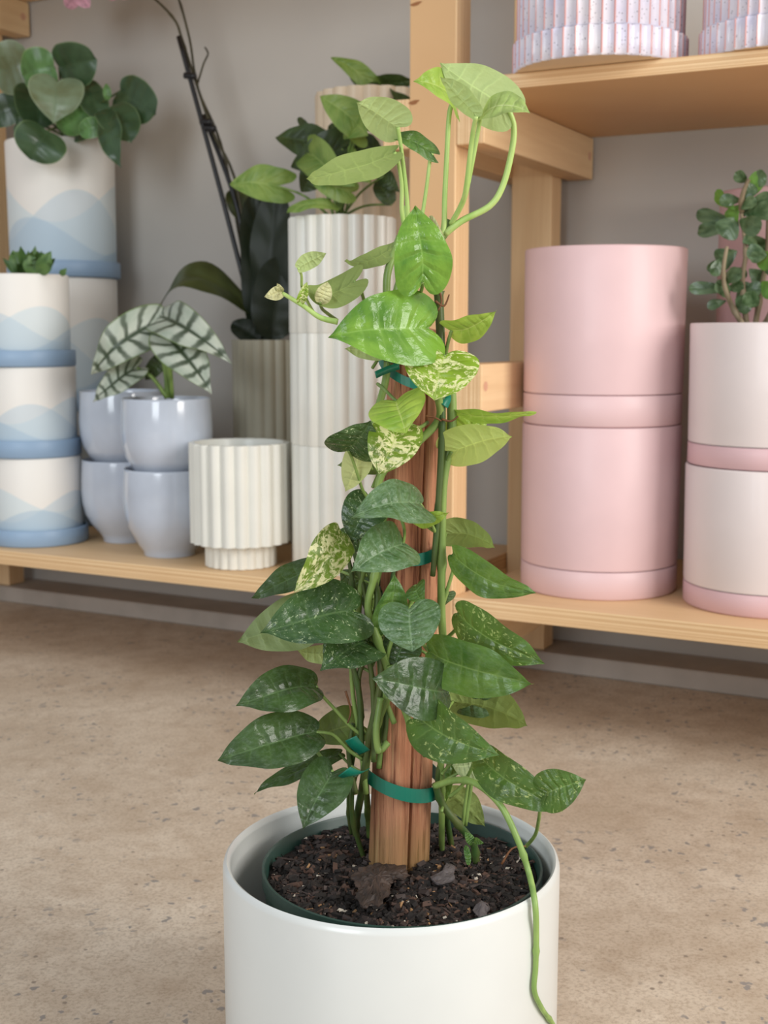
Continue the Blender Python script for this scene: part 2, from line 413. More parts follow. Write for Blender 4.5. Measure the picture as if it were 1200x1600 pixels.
def stemmat(name, a, b, rough=.4, sc=(60, 60, 12)):
    m = NT(name, rough, .4); v = m.coord(); n = m.noise(m.map(v, sc), 1.5, 3)
    m.col(m.mix(m.ramp(n, [(.35, 0), (.7, 1)]), lin(*a), lin(*b))); m.bump(n, .2, .001); return m.m
ST = {'t': stemmat('trailing_green_stem', (148, 176, 98), (116, 146, 76)), 'g': stemmat('green_stem', (132, 156, 84), (98, 124, 62)), 'p': stemmat('pale_green_stem', (176, 200, 120), (150, 182, 95)),
      'd': stemmat('dark_green_stem', (62, 88, 44), (84, 92, 48)), 'b': stemmat('brown_root', (120, 78, 48), (88, 54, 34), .6),
      'w': stemmat('woody_stem', (150, 135, 110), (105, 90, 66), .7), 'k': stemmat('dark_brown_green_stem', (72, 66, 40), (50, 46, 30), .5)}
BLACK = glaze('black_plastic', (.012, .012, .014), .35)

def pxw(px, Y, wpx): return wpx * Y * 1.01 / FPX

# ------------------------------------------------------------------ main plant: pots, soil, stake
PC = Vector((.0065, 1.0935, FZ)); PR = .1515; ZR = .254
WHITE = glaze('satin_white_ceramic', lin(213, 215, 212), .30, .015, coat=.25)
prof = [(0, .0), (PR * .93, 0), (PR * .965, .003), (PR * .975, .012), (PR, .05), (PR, ZR - FZ - .006), (PR - .0012, ZR - FZ - .0018), (PR - .0035, ZR - FZ), (PR - .0058, ZR - FZ - .0015), (PR - .0072, ZR - FZ - .006), (PR - .008, .03), (PR - .014, .012), (0, .010)]
pot = lathe('planter_pot', PC, prof, WHITE, seg=128, auto=1.2)
tag(pot, 'large round matte white ceramic planter on the concrete floor in front', 'planter')
NC = Vector((.0165, 1.101, FZ + .012)); NR = .1275; NZ = .2405
GREENP = glaze('dark_green_plastic', lin(44, 70, 62), .35)
h = NZ - NC.z
np_ = lathe('nursery_pot', NC, [(0, 0), (NR * .84, 0), (NR * .86, .003), (NR * .985, h - .014), (NR * 1.0, h - .013), (NR, h), (NR - .0018, h + .0005), (NR - .003, h - .001), (NR * .85 - .003, .004), (0, .003)], GREENP, seg=96, auto=.9)
tag(np_, 'dark green plastic nursery pot nested inside the white planter', 'pot')

rnd = random.Random(5)
def soil():
    vs, fs, mi = [], [], []
    R = NR - .0048; z0 = .228
    n, m = 34, 90
    def hz(x, y):
        md = .006 * math.exp(-((x) ** 2 + (y - .02) ** 2) / .004)
        p = Vector((x * 30, y * 30, 1.3))
        return z0 + md + .007 * noise.noise(p) + .005 * noise.noise(p * 3.1) + .0025 * noise.noise(p * 8)
    vs.append(Vector((NC.x, NC.y, hz(0, 0))))
    for i in range(1, n + 1):
        for j in range(m):
            r = R * i / n; q = 2 * math.pi * j / m
            x, y = r * math.cos(q), r * math.sin(q); vs.append(Vector((NC.x + x, NC.y + y, hz(x, y))))
    for j in range(m): fs.append((0, 1 + j, 1 + (j + 1) % m)); mi.append(0)
    for i in range(n - 1):
        for j in range(m):
            a = 1 + i * m + j; b = 1 + i * m + (j + 1) % m; fs.append((a, a + m, b + m, b)); mi.append(0)
    # closed underside so the soil is a solid body
    lo = len(vs)
    for j in range(m):
        q = 2 * math.pi * j / m; vs.append(Vector((NC.x + R * .97 * math.cos(q), NC.y + R * .97 * math.sin(q), z0 - .03)))
    for j in range(m):
        a = 1 + (n - 1) * m + j; b = 1 + (n - 1) * m + (j + 1) % m; fs.append((a, lo + j, lo + (j + 1) % m, b)); mi.append(0)
    fs.append(tuple(range(lo, lo + m))[::-1]); mi.append(0)
    for k in range(8000):
        r = R * math.sqrt(rnd.random()) * .97; q = rnd.random() * 2 * math.pi
        x, y = r * math.cos(q), r * math.sin(q)
        s = rnd.choice((.0006, .0009, .0012, .0016, .0022, .0032)); 
        if rnd.random() < .012: s *= 1.7
        c = Vector((NC.x + x, NC.y + y, hz(x, y) + s * .4))
        e = Matrix.Rotation(rnd.random() * 6.3, 3, 'Z') @ Matrix.Rotation(rnd.uniform(-.9, .9), 3, 'X') @ Matrix.Rotation(rnd.uniform(-.5, .5), 3, 'Y')
        b = len(vs); lx, ly, lz = s * rnd.uniform(.8, 2.2), s * rnd.uniform(.5, 1.1), s * rnd.uniform(.2, .7)
        if rnd.random() < .1: lx *= 2.4; ly *= .35; lz *= .6
        for sx, sy, sz in ((-1, -.7, -1), (1, -1, -1), (.8, 1, -1), (-1, .8, -1), (-.8, -.9, 1), (.7, -.7, 1), (.9, .8, 1), (-.7, .6, 1)):
            vs.append(c + e @ Vector((sx * lx * rnd.uniform(.7, 1.2), sy * ly * rnd.uniform(.7, 1.2), sz * lz)))
        mt_ = rnd.choices((0, 1, 2, 3, 4), (52, 27, 12, 5, 3))[0]
        if mt_ >= 3 and s > .0023: mt_ = 1
        for f in ((0, 3, 2, 1), (4, 5, 6, 7), (0, 1, 5, 4), (1, 2, 6, 5), (2, 3, 7, 6), (3, 0, 4, 7)):
            fs.append(tuple(b + i for i in f)); mi.append(mt_)
    ms = [glaze('black_soil', lin(34, 26, 22), .8, .3), glaze('dark_bark_chip', lin(62, 46, 40), .65, .3), glaze('brown_bark_chip', lin(92, 66, 54), .7, .25),
          glaze('tan_fibre', lin(165, 125, 85), .8, .2), glaze('grit', lin(205, 192, 175), .7, .1)]
    o = obj('potting_soil', vs, fs, None, smooth=False, mats=ms, mi=mi)
    tag(o, 'dark bark-rich potting soil filling the green nursery pot', 'soil', kind='stuff')
soil()
def chip(pts, Y, mat, label, name, cat, th=.0015, bulge=.004):
    vs = [WZ(x, y, Y) for x, y in pts]
    n = len(vs); c = sum(vs, Vector()) / n + Vector((0, 0, bulge)); vs = vs + [c]
    fs = [(i, (i + 1) % n, n) for i in range(n)]
    o = obj(name, vs, fs, mat, smooth=False); md = o.modifiers.new('t', 'SOLIDIFY'); md.thickness = th
    sub = o.modifiers.new('s', 'SUBSURF'); sub.subdivision_type = 'SIMPLE'; sub.levels = 3; sub.render_levels = 3
    tx = bpy.data.textures.new('crumple', 'CLOUDS'); tx.noise_scale = .008
    d = o.modifiers.new('d', 'DISPLACE'); d.texture = tx; d.strength = bulge * 1.3; d.texture_coords = 'LOCAL'
    tag(o, label, cat); return o
CHIPM = glaze('grey_bark', lin(100, 92, 92), .6, .2)
DEADM = glaze('dry_leaf_brown', lin(96, 76, 66), .65, .6)

def stake():
    vs, fs = [], []; n, m = 44, 72
    A = W(618, 1358, 1.10); B = W(651, 512, 1.10); A.z = .19
    for i in range(n + 1):
        t = i / n; c = A.lerp(B, t)
        for j in range(m):
            q = 2 * math.pi * j / m
            r = .0268 - .0026 * t + .0016 * math.cos(2 * q + 1) + .0018 * math.sin(3 * q + 1.2 + t)
            r += .0011 * noise.noise(Vector((math.cos(q) * 9, math.sin(q) * 9, t * 3)))
            r += .0006 * noise.noise(Vector((math.cos(q) * 34, math.sin(q) * 34, t * 5)))
            g = math.atan2(math.sin(q + 1.12 - .1 * t), math.cos(q + 1.12 - .1 * t)); r -= .0095 * math.exp(-(g / .05) ** 2)
            g2 = math.atan2(math.sin(q + 1.9), math.cos(q + 1.9)); r -= .002 * math.exp(-(g2 / .04) ** 2) * (.5 + .5 * math.sin(t * 9))
            top = 0 if i < n else -.004 + .003 * noise.noise(Vector((q, 3, 1)))
            vs.append(c + Vector((r * math.cos(q), r * math.sin(q), top)))
    for i in range(n):
        for j in range(m): fs.append((i * m + j, i * m + (j + 1) % m, (i + 1) * m + (j + 1) % m, (i + 1) * m + j))
    k = n * m; vs.append(B + Vector((0, 0, .002))); c = len(vs) - 1
    for j in range(m): fs.append((k + j, k + (j + 1) % m, c))
    fs.append(tuple(range(m))[::-1])
    mm = NT('weathered_cedar', .75, .25); v = mm.coord()
    st = mm.noise(mm.map(v, (220, 220, 8)), 1.0, 5, .65, .6); st2 = mm.noise(mm.map(v, (60, 60, 3)), 1.0, 3, .5, .3)
    c = mm.mix(mm.ramp(st2, [(.3, 0), (.7, 1)]), lin(160, 104, 76), lin(190, 136, 104))
    c = mm.mix(mm.ramp(st, [(.36, 1), (.46, 0)]), c, lin(112, 62, 44))
    c = mm.mix(mm.mt('MULTIPLY', mm.ramp(st, [(.60, 0), (.72, 1)]), .7), c, lin(205, 170, 125))
    z = mm.n('ShaderNodeSeparateXYZ', {0: v}).outputs[2]
    mo = mm.mt('MULTIPLY', mm.ramp(mm.mt('ADD', z, mm.mt('MULTIPLY', mm.noise(v, 40, 3), .05)), [(.255, 1), (.32, 0)]), .55)
    c = mm.mix(mo, c, lin(112, 108, 52)); mm.col(c); mm.bump(st, .9, .003)
    o = obj('plant_stake', vs, fs, mm.m); tag(o, 'thick weathered reddish cedar stake upright in the white planter', 'stake')
    o.modifiers.new('e', 'EDGE_SPLIT').split_angle = 1.0
stake()
chip([(548, 1372), (570, 1356), (600, 1348), (632, 1353), (640, 1370), (612, 1376), (606, 1398), (590, 1416), (568, 1418), (556, 1402), (560, 1388)], .240, DEADM, 'crumpled dry brown leaf on the soil at the foot of the stake', 'fallen_leaf', 'dead leaf', .0012, .007)
chip([(672, 1372), (690, 1366), (698, 1350), (710, 1356), (708, 1375), (692, 1384), (682, 1382)], .238, CHIPM, 'flat grey bark chip on the soil right of the stake', 'bark_chip', 'bark chip')
chip([(740, 1424), (752, 1410), (764, 1414), (760, 1432), (748, 1436)], .234, CHIPM, 'small grey bark chip near the front right soil edge', 'bark_chip', 'bark chip')

# green tape ties
TAPE = NT('translucent_green_tape', .35, .5).col(lin(16, 112, 92)).set(Alpha=1.0).m
def ring(label, ptsL, wpx, rx, ry, y0, y1, tails=(), span=(0, 2 * math.pi), cy=1.10):
    """band round the stake: left px, right px; y0 left height px, y1 right height px"""
    xl, xr = ptsL; cx = (xl + xr) / 2
    r = empty('plant_tie', W(cx, (y0 + y1) / 2, cy), label, 'plant tie')
    vs, fs = [], []; n = 48
    ax = (xr - xl) / 2 * cy / FPX
    for i in range(n + 1):
        q = span[0] + (span[1] - span[0]) * i / n; k = (math.cos(q) + 1) / 2
        for s in (-1, 1):
            p = W(cx + (xr - xl) / 2 * math.cos(q), y0 + (y1 - y0) * k + s * wpx / 2 - 30 * ry / .034 * math.sin(q) - 14, cy + ry * math.sin(q)); vs.append(p)
    for i in range(n): fs.append((2 * i, 2 * i + 2, 2 * i + 3, 2 * i + 1))
    o = obj('band', vs, fs, TAPE, r, False); md = o.modifiers.new('t', 'SOLIDIFY'); md.thickness = .0006
    for T_ in tails:
        vs, fs = [], []
        P = smoothpath([W(x, y, Y) for x, y, Y in T_[0]], 6)
        for i, p in enumerate(P):
            a = (P[min(i + 1, len(P) - 1)] - P[max(i - 1, 0)]).normalized(); b = a.cross(Vector((0, 1, .35))).normalized() * T_[1] * cy / FPX / 2
            vs += [p - b, p + b]
        for i in range(len(P) - 1): fs.append((2 * i, 2 * i + 2, 2 * i + 3, 2 * i + 1))
        o = obj('tail', vs, fs, TAPE, r); md = o.modifiers.new('t', 'SOLIDIFY'); md.thickness = .0006
ring('green plastic tie slanting across the bottom of the cedar stake', (564, 688), 22, 0, .0345, 1206, 1240, [([(568, 1206, 1.06), (555, 1212, 1.04), (538, 1206, 1.03)], 26), ([(570, 1176, 1.05), (558, 1166, 1.04), (548, 1154, 1.035)], 20)])
ring('green plastic tie around the middle of the cedar stake', (600, 692), 19, 0, .0335, 861, 858)
ring('green plastic tie high on the stake under the large glossy leaf', (592, 704), 15, 0, .0345, 568, 600, [([(624, 572, 1.06), (605, 578, 1.055), (587, 586, 1.05)], 11), ([(692, 612, 1.065), (698, 622, 1.06), (694, 634, 1.055)], 14), ([(600, 556, 1.06), (615, 560, 1.06), (626, 566, 1.06)], 16)])

# ------------------------------------------------------------------ the climbing plant
root = empty('climbing_plant', W(620, 1345, 1.10), 'tall climbing vine with marbled green leaves tied to the cedar stake', 'plant')
def vine(pts, r0, r1, m='g', knob=12, name='stem'):
    return tube(name, [W(*p) for p in pts], r0, ST[m], root, r1, 9, 6, knob)
vine([(560, 1322, 1.155), (556, 1290, 1.13), (566, 1230, 1.08), (578, 1150, 1.065), (596, 1050, 1.06), (585, 985, 1.06), (590, 930, 1.06), (572, 880, 1.06), (560, 830, 1.065)], .0036, .0030, 'd')
vine([(578, 1318, 1.165), (575, 1270, 1.13), (572, 1200, 1.085), (590, 1130, 1.06), (610, 1070, 1.06), (590, 1000, 1.055), (575, 950, 1.055), (585, 900, 1.055), (600, 840, 1.06), (590, 780, 1.065), (600, 735, 1.065), (648, 695, 1.060), (686, 655, 1.062), (684, 618, 1.055)], .0030, .0036)
vine([(552, 1310, 1.17), (546, 1270, 1.13), (548, 1200, 1.085), (564, 1120, 1.07), (560, 1060, 1.07), (575, 1000, 1.07), (548, 930, 1.07), (556, 880, 1.07)], .0028, .0022, 'd')
vine([(690, 1335, 1.13), (690, 1235, 1.085), (688, 1150, 1.07), (696, 1080, 1.075), (690, 960, 1.07), (690, 880, 1.068), (692, 760, 1.066), (704, 690, 1.068), (706, 640, 1.07), (704, 600, 1.07)], .0028, .0045)
vine([(676, 900, 1.064), (684, 800, 1.062), (690, 690, 1.06), (690, 600, 1.062), (688, 520, 1.066), (685, 455, 1.066)], .0024, .0042, 'd')
vine([(575, 700, 1.075), (590, 640, 1.07), (603, 590, 1.065), (606, 530, 1.065), (604, 440, 1.065), (614, 400, 1.07), (625, 370, 1.075)], .0032, .0034)
vine([(615, 560, 1.07), (618, 470, 1.07), (632, 425, 1.07), (655, 400, 1.075), (690, 372, 1.08), (705, 345, 1.08)], .004, .0032)
vine([(640, 560, 1.07), (636, 480, 1.075), (640, 420, 1.08), (632, 360, 1.08), (636, 322, 1.08)], .0030, .0028, 'p')
vine([(665, 1180, 1.06), (640, 1130, 1.05), (622, 1080, 1.05), (610, 1040, 1.05)], .003, .0028)
vine([(606, 1160, 1.05), (592, 1172, 1.045), (588, 1140, 1.045), (595, 1090, 1.05)], .0032, .003)
vine([(744, 1355, 1.11), (740, 1320, 1.105), (716, 1288, 1.085), (692, 1258, 1.08), (680, 1225, 1.075)], .0036, .0034, 'd', 8)
vine([(706, 1325, 1.14), (696, 1270, 1.11), (684, 1220, 1.08), (692, 1180, 1.075)], .003, .0025, 'd')
vine([(528, 503, 1.03), (500, 496, 1.03), (474, 478, 1.03), (441, 458, 1.03)], .0026, .0016, 'p', None)
vine([(570, 1345, 1.12), (552, 1285, 1.10), (550, 1240, 1.085), (556, 1210, 1.075)], .0025, .002, 'd')
for pts in ([(566, 1180), (560, 1080), (545, 1010), (552, 950), (548, 890), (536, 850)], [(584, 1190), (583, 1080), (574, 1010), (572, 940), (560, 890), (548, 840)],
            [(600, 1160), (604, 1100), (596, 1040), (600, 960), (614, 900), (622, 830)], [(572, 1240), (562, 1150), (552, 1090), (548, 1040)], [(616, 1130), (600, 1080), (606, 1020), (622, 980)],
            [(592, 1200), (598, 1120), (592, 1030), (582, 960), (592, 900), (612, 850)], [(560, 960), (566, 900), (585, 850), (606, 800)], [(640, 1090), (628, 1040), (640, 1010)], [(556, 1240), (545, 1180), (552, 1130)]):
    rg_ = len(pts) * pts[0][0] % 7
    vine([(x, y, 1.062 + .006 * (rg_ % 4)) for x, y in pts], .0026, .0018, 'd' if rg_ % 3 else 'g', 14)
# trailing shoot over the pot rim
def on_pot(x, y, off):
    d = (W(x, y, 1) - CAM); R = PR + off; ax, ay = CAM.x - PC.x, CAM.y - PC.y
    a = d.x ** 2 + d.y ** 2; b = 2 * (ax * d.x + ay * d.y); c = ax * ax + ay * ay - R * R
    return CAM + d * ((-b - math.sqrt(max(0, b * b - 4 * a * c))) / (2 * a))
tr = [W(680, 1228, 1.07), W(712, 1219, 1.05), W(745, 1225, 1.03), W(782, 1258, 1.01), W(808, 1310, 1.00), W(826, 1362, .995), on_pot(836, 1412, .0045), on_pot(838, 1460, .0035), on_pot(837, 1510, .003), on_pot(835, 1548, .003), on_pot(848, 1578, .003), on_pot(866, 1606, .003), on_pot(862, 1640, .004)]
tube('trailing_shoot', tr, .0032, ST['t'], root, .0020, 9, 6, 18)
for pts in ([(690, 655), (705, 658), (716, 650)], [(680, 470), (694, 478), (702, 460)], [(540, 1080), (548, 1110), (543, 1130)], [(784, 1350), (800, 1326), (822, 1322)], [(665, 650), (678, 652), (690, 658)], [(682, 438), (690, 470), (684, 486)]):
    tube('aerial_root', [W(x, y, 1.055 if y < 1200 else 1.03) for x, y in pts], .0011, ST['b'], root, .0006, 6, 4)
# leaf list: B, T (px), width px, depth of B, depth of T, roll, material, options, petiole px path
LV = [
 # top crown
 ((792, 170), (688, 98), 74, 1.06, 1.05, 18, 'pale', dict(under=True, bow=.05, fold=.2), [(797, 178), (803, 200), (800, 235), (786, 290), (765, 322), (722, 345), (695, 366)], .0030),
 ((750, 183), (828, 176), 34, 1.04, 1.02, -58, 'pale', dict(bow=.20, shape=OVATE), [(748, 200), (737, 260), (726, 310), (712, 338)], .0021),
 ((744, 182), (688, 120), 30, 1.02, 1.01, -35, 'pale', dict(under=True, bow=.04, fold=.5, shape=OVATE), [(738, 215), (729, 290), (722, 318), (705, 350)], .0024),
 ((708, 160), (646, 127), 46, 1.07, 1.03, 50, 'lime', dict(bow=.15), [(702, 180), (698, 250), (695, 310), (694, 350), (688, 378)], .0025),
 ((622, 199), (557, 160), 58, 1.05, 1.03, -20, 'pale', dict(under=True, bow=.05), [(626, 225), (633, 280), (637, 326), (636, 360)], .0020),
 ((616, 238), (478, 280), 44, 1.05, 1.00, 25, 'olive', dict(under=True, bow=.10, shape=OVATE, fold=.15), [(622, 252), (628, 290), (628, 330), (634, 365)], .0020),
 ((676, 240), (600, 210), 26, 1.07, 1.06, 40, 'mid', dict(bow=.1, shape=HEART), [(672, 250), (667, 290), (660, 335), (652, 370)], .0018),
 ((660, 441), (648, 322), 82, 1.03, 1.04, 12, 'bright', dict(bow=.12, ripple=.03), [(659, 452), (655, 462), (650, 480)], .0018),
 ((698, 396), (672, 337), 14, 1.04, 1.05, 0, 'tiny', dict(fold=.8, shape=STRAP), None, 0),
 ((616, 384), (538, 408), 24, 1.07, 1.04, 40, 'olive', dict(under=True, bow=.15, shape=OVATE), None, 0),
 ((554, 440), (470, 447), 42, 1.04, 1.02, 38, 'olive', dict(under=True, bow=.28), [(560, 446), (566, 460), (571, 478)], .0016),
 ((466, 419), (510, 396), 24, 1.02, 1.02, 20, 'pale', dict(under=True, shape=OVATE), [(471, 430), (472, 450), (480, 470), (490, 488)], .0014),
 ((470, 470), (480, 440), 14, 1.02, 1.02, 0, 'limev', dict(fold=.5), None, 0),
 ((441, 456), (413, 464), 20, 1.03, 1.02, 0, 'tiny', dict(shape=OVATE), None, 0),
 ((440, 456), (433, 442), 10, 1.03, 1.02, 0, 'tiny', dict(shape=OVATE), None, 0),
 ((500, 472), (512, 440), 24, 1.03, 1.03, 20, 'tiny', dict(shape=OVATE), [(503, 482), (512, 490), (526, 500)], .0016),
 # upper
 ((668, 513), (513, 527), 112, 1.04, 1.01, 20, 'bright', dict(bow=.10, ripple=.015, fold=.2), [(668, 516), (666, 540), (655, 560)], .0018),
 ((604, 545), (538, 545), 30, 1.05, 1.05, 20, 'pale', dict(under=True), None, 0),
 ((694, 556), (678, 626), 106, 1.03, 1.01, 5, 'limev', dict(bow=.10, fold=.15, shape=RHEART), [(704, 566), (700, 590), (690, 612)], .0018),
 ((706, 516), (776, 485), 42, 1.06, 1.04, 35, 'lime', dict(shape=HEART, bow=.15), [(702, 528), (698, 545), (696, 562)], .0018),
 ((619, 626), (634, 677), 86, 1.03, 1.00, 8, 'lime', dict(bow=.10, fold=.15, shape=RHEART), [(612, 620), (600, 608), (590, 600)], .0016),
 ((624, 670), (592, 741), 76, 1.03, 1.01, 10, 'cream', dict(bow=.10, fold=.15, shape=RHEART), [(640, 664), (655, 668), (668, 660)], .0018),
 ((544, 704), (579, 656), 78, 1.04, 1.02, 25, 'spec', dict(bow=.1), [(550, 716), (560, 745), (568, 768), (585, 790)], .0015),
 ((561, 704), (540, 768), 44, 1.06, 1.05, 20, 'cream', dict(under=True), None, 0),
 ((596, 732), (527, 727), 30, 1.08, 1.08, 30, 'olive', dict(shape=OVATE), None, 0),
 ((712, 644), (838, 645), 18, 1.07, 1.03, 40, 'lime', dict(bow=.06, shape=OVATE), None, 0),
 ((712, 682), (762, 650), 56, 1.08, 1.08, 10, 'lime', dict(shape=HEART), None, 0),
 ((706, 706), (800, 682), 60, 1.06, 1.03, 30, 'lime', dict(bow=.05, shape=HEART, under=True), [(700, 716), (697, 730), (694, 745)], .0018),
 # middle
 ((657, 788), (549, 809), 70, 1.03, .99, 30, 'gray', dict(bow=.16), [(660, 792), (675, 820), (688, 850)], .0016),
 ((578, 782), (548, 848), 66, 1.07, 1.06, 10, 'spec', dict(), None, 0),
 ((630, 850), (548, 895), 82, 1.03, .99, 15, 'gray', dict(bow=.12, ripple=.03), [(632, 835), (630, 820), (622, 800)], .0016),
 ((534, 832), (459, 926), 62, 1.05, 1.01, -15, 'cream', dict(bow=.22, shape=OVATE), [(545, 845), (556, 870), (572, 900)], .0018),
 ((506, 884), (393, 934), 42, 1.09, 1.06, 25, 'dark', dict(shape=OVATE, bow=.05), None, 0),
 ((552, 955), (406, 990), 100, 1.04, 1.00, 22, 'spec', dict(bow=.10, ripple=.02), [(560, 962), (570, 985), (588, 1010)], .0018),
 ((490, 955), (371, 1003), 82, 1.07, 1.05, 20, 'dark', dict(under=True, bow=.05), None, 0),
 ((606, 982), (616, 896), 52, 1.06, 1.05, 15, 'mid', dict(fold=.35, bow=.1), None, 0),
 ((650, 915), (664, 944), 34, 1.05, 1.04, 20, 'mid', dict(bow=.3), [(645, 920), (641, 940), (638, 955)], .0016),
 ((640, 951), (645, 1019), 92, 1.02, 1.0, 5, 'gray', dict(bow=.08, fold=.1, shape=RHEART), [(640, 950), (648, 935), (660, 925)], .0016),
 ((574, 1002), (500, 1048), 76, 1.06, 1.02, 20, 'spec', dict(bow=.12), None, 0),
 ((522, 1022), (464, 1016), 30, 1.08, 1.07, 20, 'pale', dict(under=True), None, 0),
 ((544, 994), (505, 1030), 48, 1.07, 1.06, 20, 'spec', dict(), None, 0),
 ((700, 1082), (581, 1061), 94, 1.03, .99, 4, 'dark', dict(bow=.08, ripple=.012, shape=OVATE, fold=.15), [(694, 1090), (685, 1115), (672, 1140)], .0018),
 ((697, 834), (773, 856), 42, 1.09, 1.07, 35, 'olive', dict(under=True, bow=.2), [(694, 845), (690, 870), (688, 890)], .0014),
 ((708, 866), (837, 927), 52, 1.06, 1.02, 25, 'mid', dict(bow=.16, shape=OVATE), [(712, 874), (704, 905), (692, 942)], .0018),
 ((716, 958), (852, 1037), 66, 1.05, 1.00, 20, 'midv', dict(bow=.14, shape=OVATE), [(718, 974), (708, 988), (694, 1000)], .0018),
 ((672, 1018), (833, 1069), 82, 1.04, .99, 25, 'mid', dict(bow=.10, shape=OVATE, ripple=.02), [(668, 1015), (664, 1010), (655, 1000)], .0018),
 ((708, 1096), (824, 1134), 66, 1.10, 1.08, 35, 'olive', dict(under=True, bow=.1, shape=OVATE), None, 0),
 ((700, 1090), (800, 1096), 44, 1.11, 1.10, 30, 'gray', dict(bow=.1, shape=OVATE), None, 0),
 ((640, 808), (702, 800), 26, 1.06, 1.03, 30, 'lime', dict(shape=OVATE), None, 0),
 ((566, 838), (492, 876), 44, 1.10, 1.08, 20, 'spec', dict(bow=.1), None, 0),
 ((590, 905), (586, 975), 44, 1.10, 1.09, 15, 'dark', dict(fold=.4), None, 0),
 ((632, 1005), (612, 1050), 60, 1.075, 1.06, 10, 'dark', dict(), None, 0),
 ((596, 1010), (548, 985), 50, 1.10, 1.09, 10, 'dark', dict(), None, 0),
 ((566, 925), (530, 890), 44, 1.11, 1.11, 10, 'dark', dict(), None, 0),
 ((700, 925), (690, 950), 26, 1.10, 1.09, 20, 'gray', dict(), None, 0),
 ((668, 1130), (700, 1165), 40, 1.08, 1.07, 20, 'mid', dict(), None, 0),
 ((585, 800), (620, 770), 44, 1.10, 1.09, 15, 'dark', dict(), None, 0),
 # lower
 ((494, 1072), (369, 1102), 70, 1.06, 1.02, 22, 'dark', dict(bow=.10, shape=OVATE), [(502, 1085), (525, 1110), (548, 1135), (568, 1150)], .0018),
 ((494, 1144), (340, 1188), 84, 1.05, 1.01, 20, 'dark', dict(bow=.08, shape=OVATE, ripple=.02), [(510, 1145), (524, 1150), (545, 1172), (566, 1186)], .0018),
 ((560, 1132), (482, 1155), 60, 1.09, 1.08, 25, 'olive', dict(), None, 0),
 ((530, 1178), (397, 1240), 28, 1.08, 1.05, 30, 'dark', dict(shape=OVATE, bow=.05), [(534, 1182), (548, 1196), (562, 1205)], .0014),
 ((520, 1206), (473, 1295), 76, 1.04, 1.01, 8, 'dark', dict(bow=.08), [(512, 1196), (498, 1178), (488, 1166)], .0018),
 ((655, 1122), (780, 1180), 84, 1.03, .99, 18, 'midv', dict(bow=.12), [(652, 1116), (645, 1110), (640, 1100)], .0018),
 ((748, 1180), (880, 1268), 64, 1.04, .99, 18, 'midv', dict(bow=.12, shape=OVATE), [(742, 1186), (735, 1205), (720, 1230), (702, 1245)], .0018),
 ((752, 1192), (706, 1196), 46, 1.07, 1.06, 20, 'gray', dict(under=True), None, 0),
 ((850, 1240), (916, 1218), 66, .99, .98, 5, 'midv', dict(bow=.1), [(845, 1256), (842, 1280), (836, 1305), (820, 1324)], .0018),
 ((698, 1238), (758, 1292), 44, 1.12, 1.12, 20, 'olive', dict(under=True, shape=OVATE), None, 0),
 ((716, 1180), (690, 1270), 20, 1.10, 1.10, 20, 'mid', dict(shape=OVATE, fold=.5), None, 0),
 ((738, 1318), (726, 1300), 14, 1.08, 1.08, 10, 'mid', dict(shape=OVATE), None, 0),
 ((742, 1312), (756, 1318), 10, 1.08, 1.07, 10, 'mid', dict(shape=OVATE), None, 0),
 ((732, 1352), (728, 1320), 10, 1.07, 1.08, 10, 'mid', dict(shape=STRAP), None, 0),
]
for i, (b, t, wp, yb, yt, roll, m, op, pet, pr) in enumerate(LV):
    Bp, Tp = W(*b, yb), W(*t, yt)
    kw = dict(seed=i + 1); kw.update(op)
    fac = 1 / max(.5, math.cos(math.radians(roll)))
    lf = leaf(Bp, Tp, wp * 1.08 * (yb + yt) / 2 / FPX * fac, LM[m], root, roll=roll, **kw)
    if m in ('tiny',): lf['label'] = 'small shrivelled cream leaf'
    if m in ('limev', 'cream'): lf['label'] = 'leaf with cream marbling'
    if m == 'pale': lf['label'] = 'pale new leaf'
    if pet is None:
        if pr == 0 and wp > 19 and m != 'tiny':
            sx = 582 if b[0] < 615 else 690
            pet = [(b[0] * .6 + sx * .4, b[1] + 10), (sx, b[1] + 30)]; pr = .0015
        else: pet = None
    if pet:
        n = len(pet); pts = [Bp] + [W(x, y, yb + (1.07 - yb) * (k + 1) / n) for k, (x, y) in enumerate(pet)]
        tube('petiole', pts, pr * .8, ST['p' if (b[1] < 420) else 'g'], lf, pr, 7, 5)
for pts in ([(735, 1200), (728, 1250), (722, 1300)], [(712, 1150), (704, 1180), (696, 1215)], [(724, 1160), (716, 1195), (700, 1225)], [(740, 1185), (736, 1230), (727, 1290)]):
    tube('stem', [W(x, y, 1.10) for x, y in pts], .0016, ST['g'], root, .0020, 7, 5)

# ------------------------------------------------------------------ background planters
def cyl_pot(name, c, r0, r1, h, mat, label, cat='planter', group=None, wall=.006, bottom=.004, round_=.004, inner=None):
    p = [(0, 0), (r0 - round_, 0), (r0 - round_ * .3, round_ * .3), (r0, round_), (r1, h - .003), (r1 - .001, h - .0008), (r1 - .0025, h), (r1 - wall + .001, h - .001), (r1 - wall, h - .004), (r0 - wall, .012), (0, .012)]
    o = lathe(name, c, p, mat, seg=96, auto=.9); tag(o, label, cat, group); return o
def saucer(c, r, h, mat, label, wall=.005, base=.006):
    p = [(0, 0), (r - .003, 0), (r, .003), (r, h - .0015), (r - .0012, h), (r - wall + .001, h), (r - wall, h - .002), (r - wall, base), (0, base)]
    o = lathe('saucer', c, p, mat, seg=96, auto=.9); tag(o, label, 'saucer'); return o

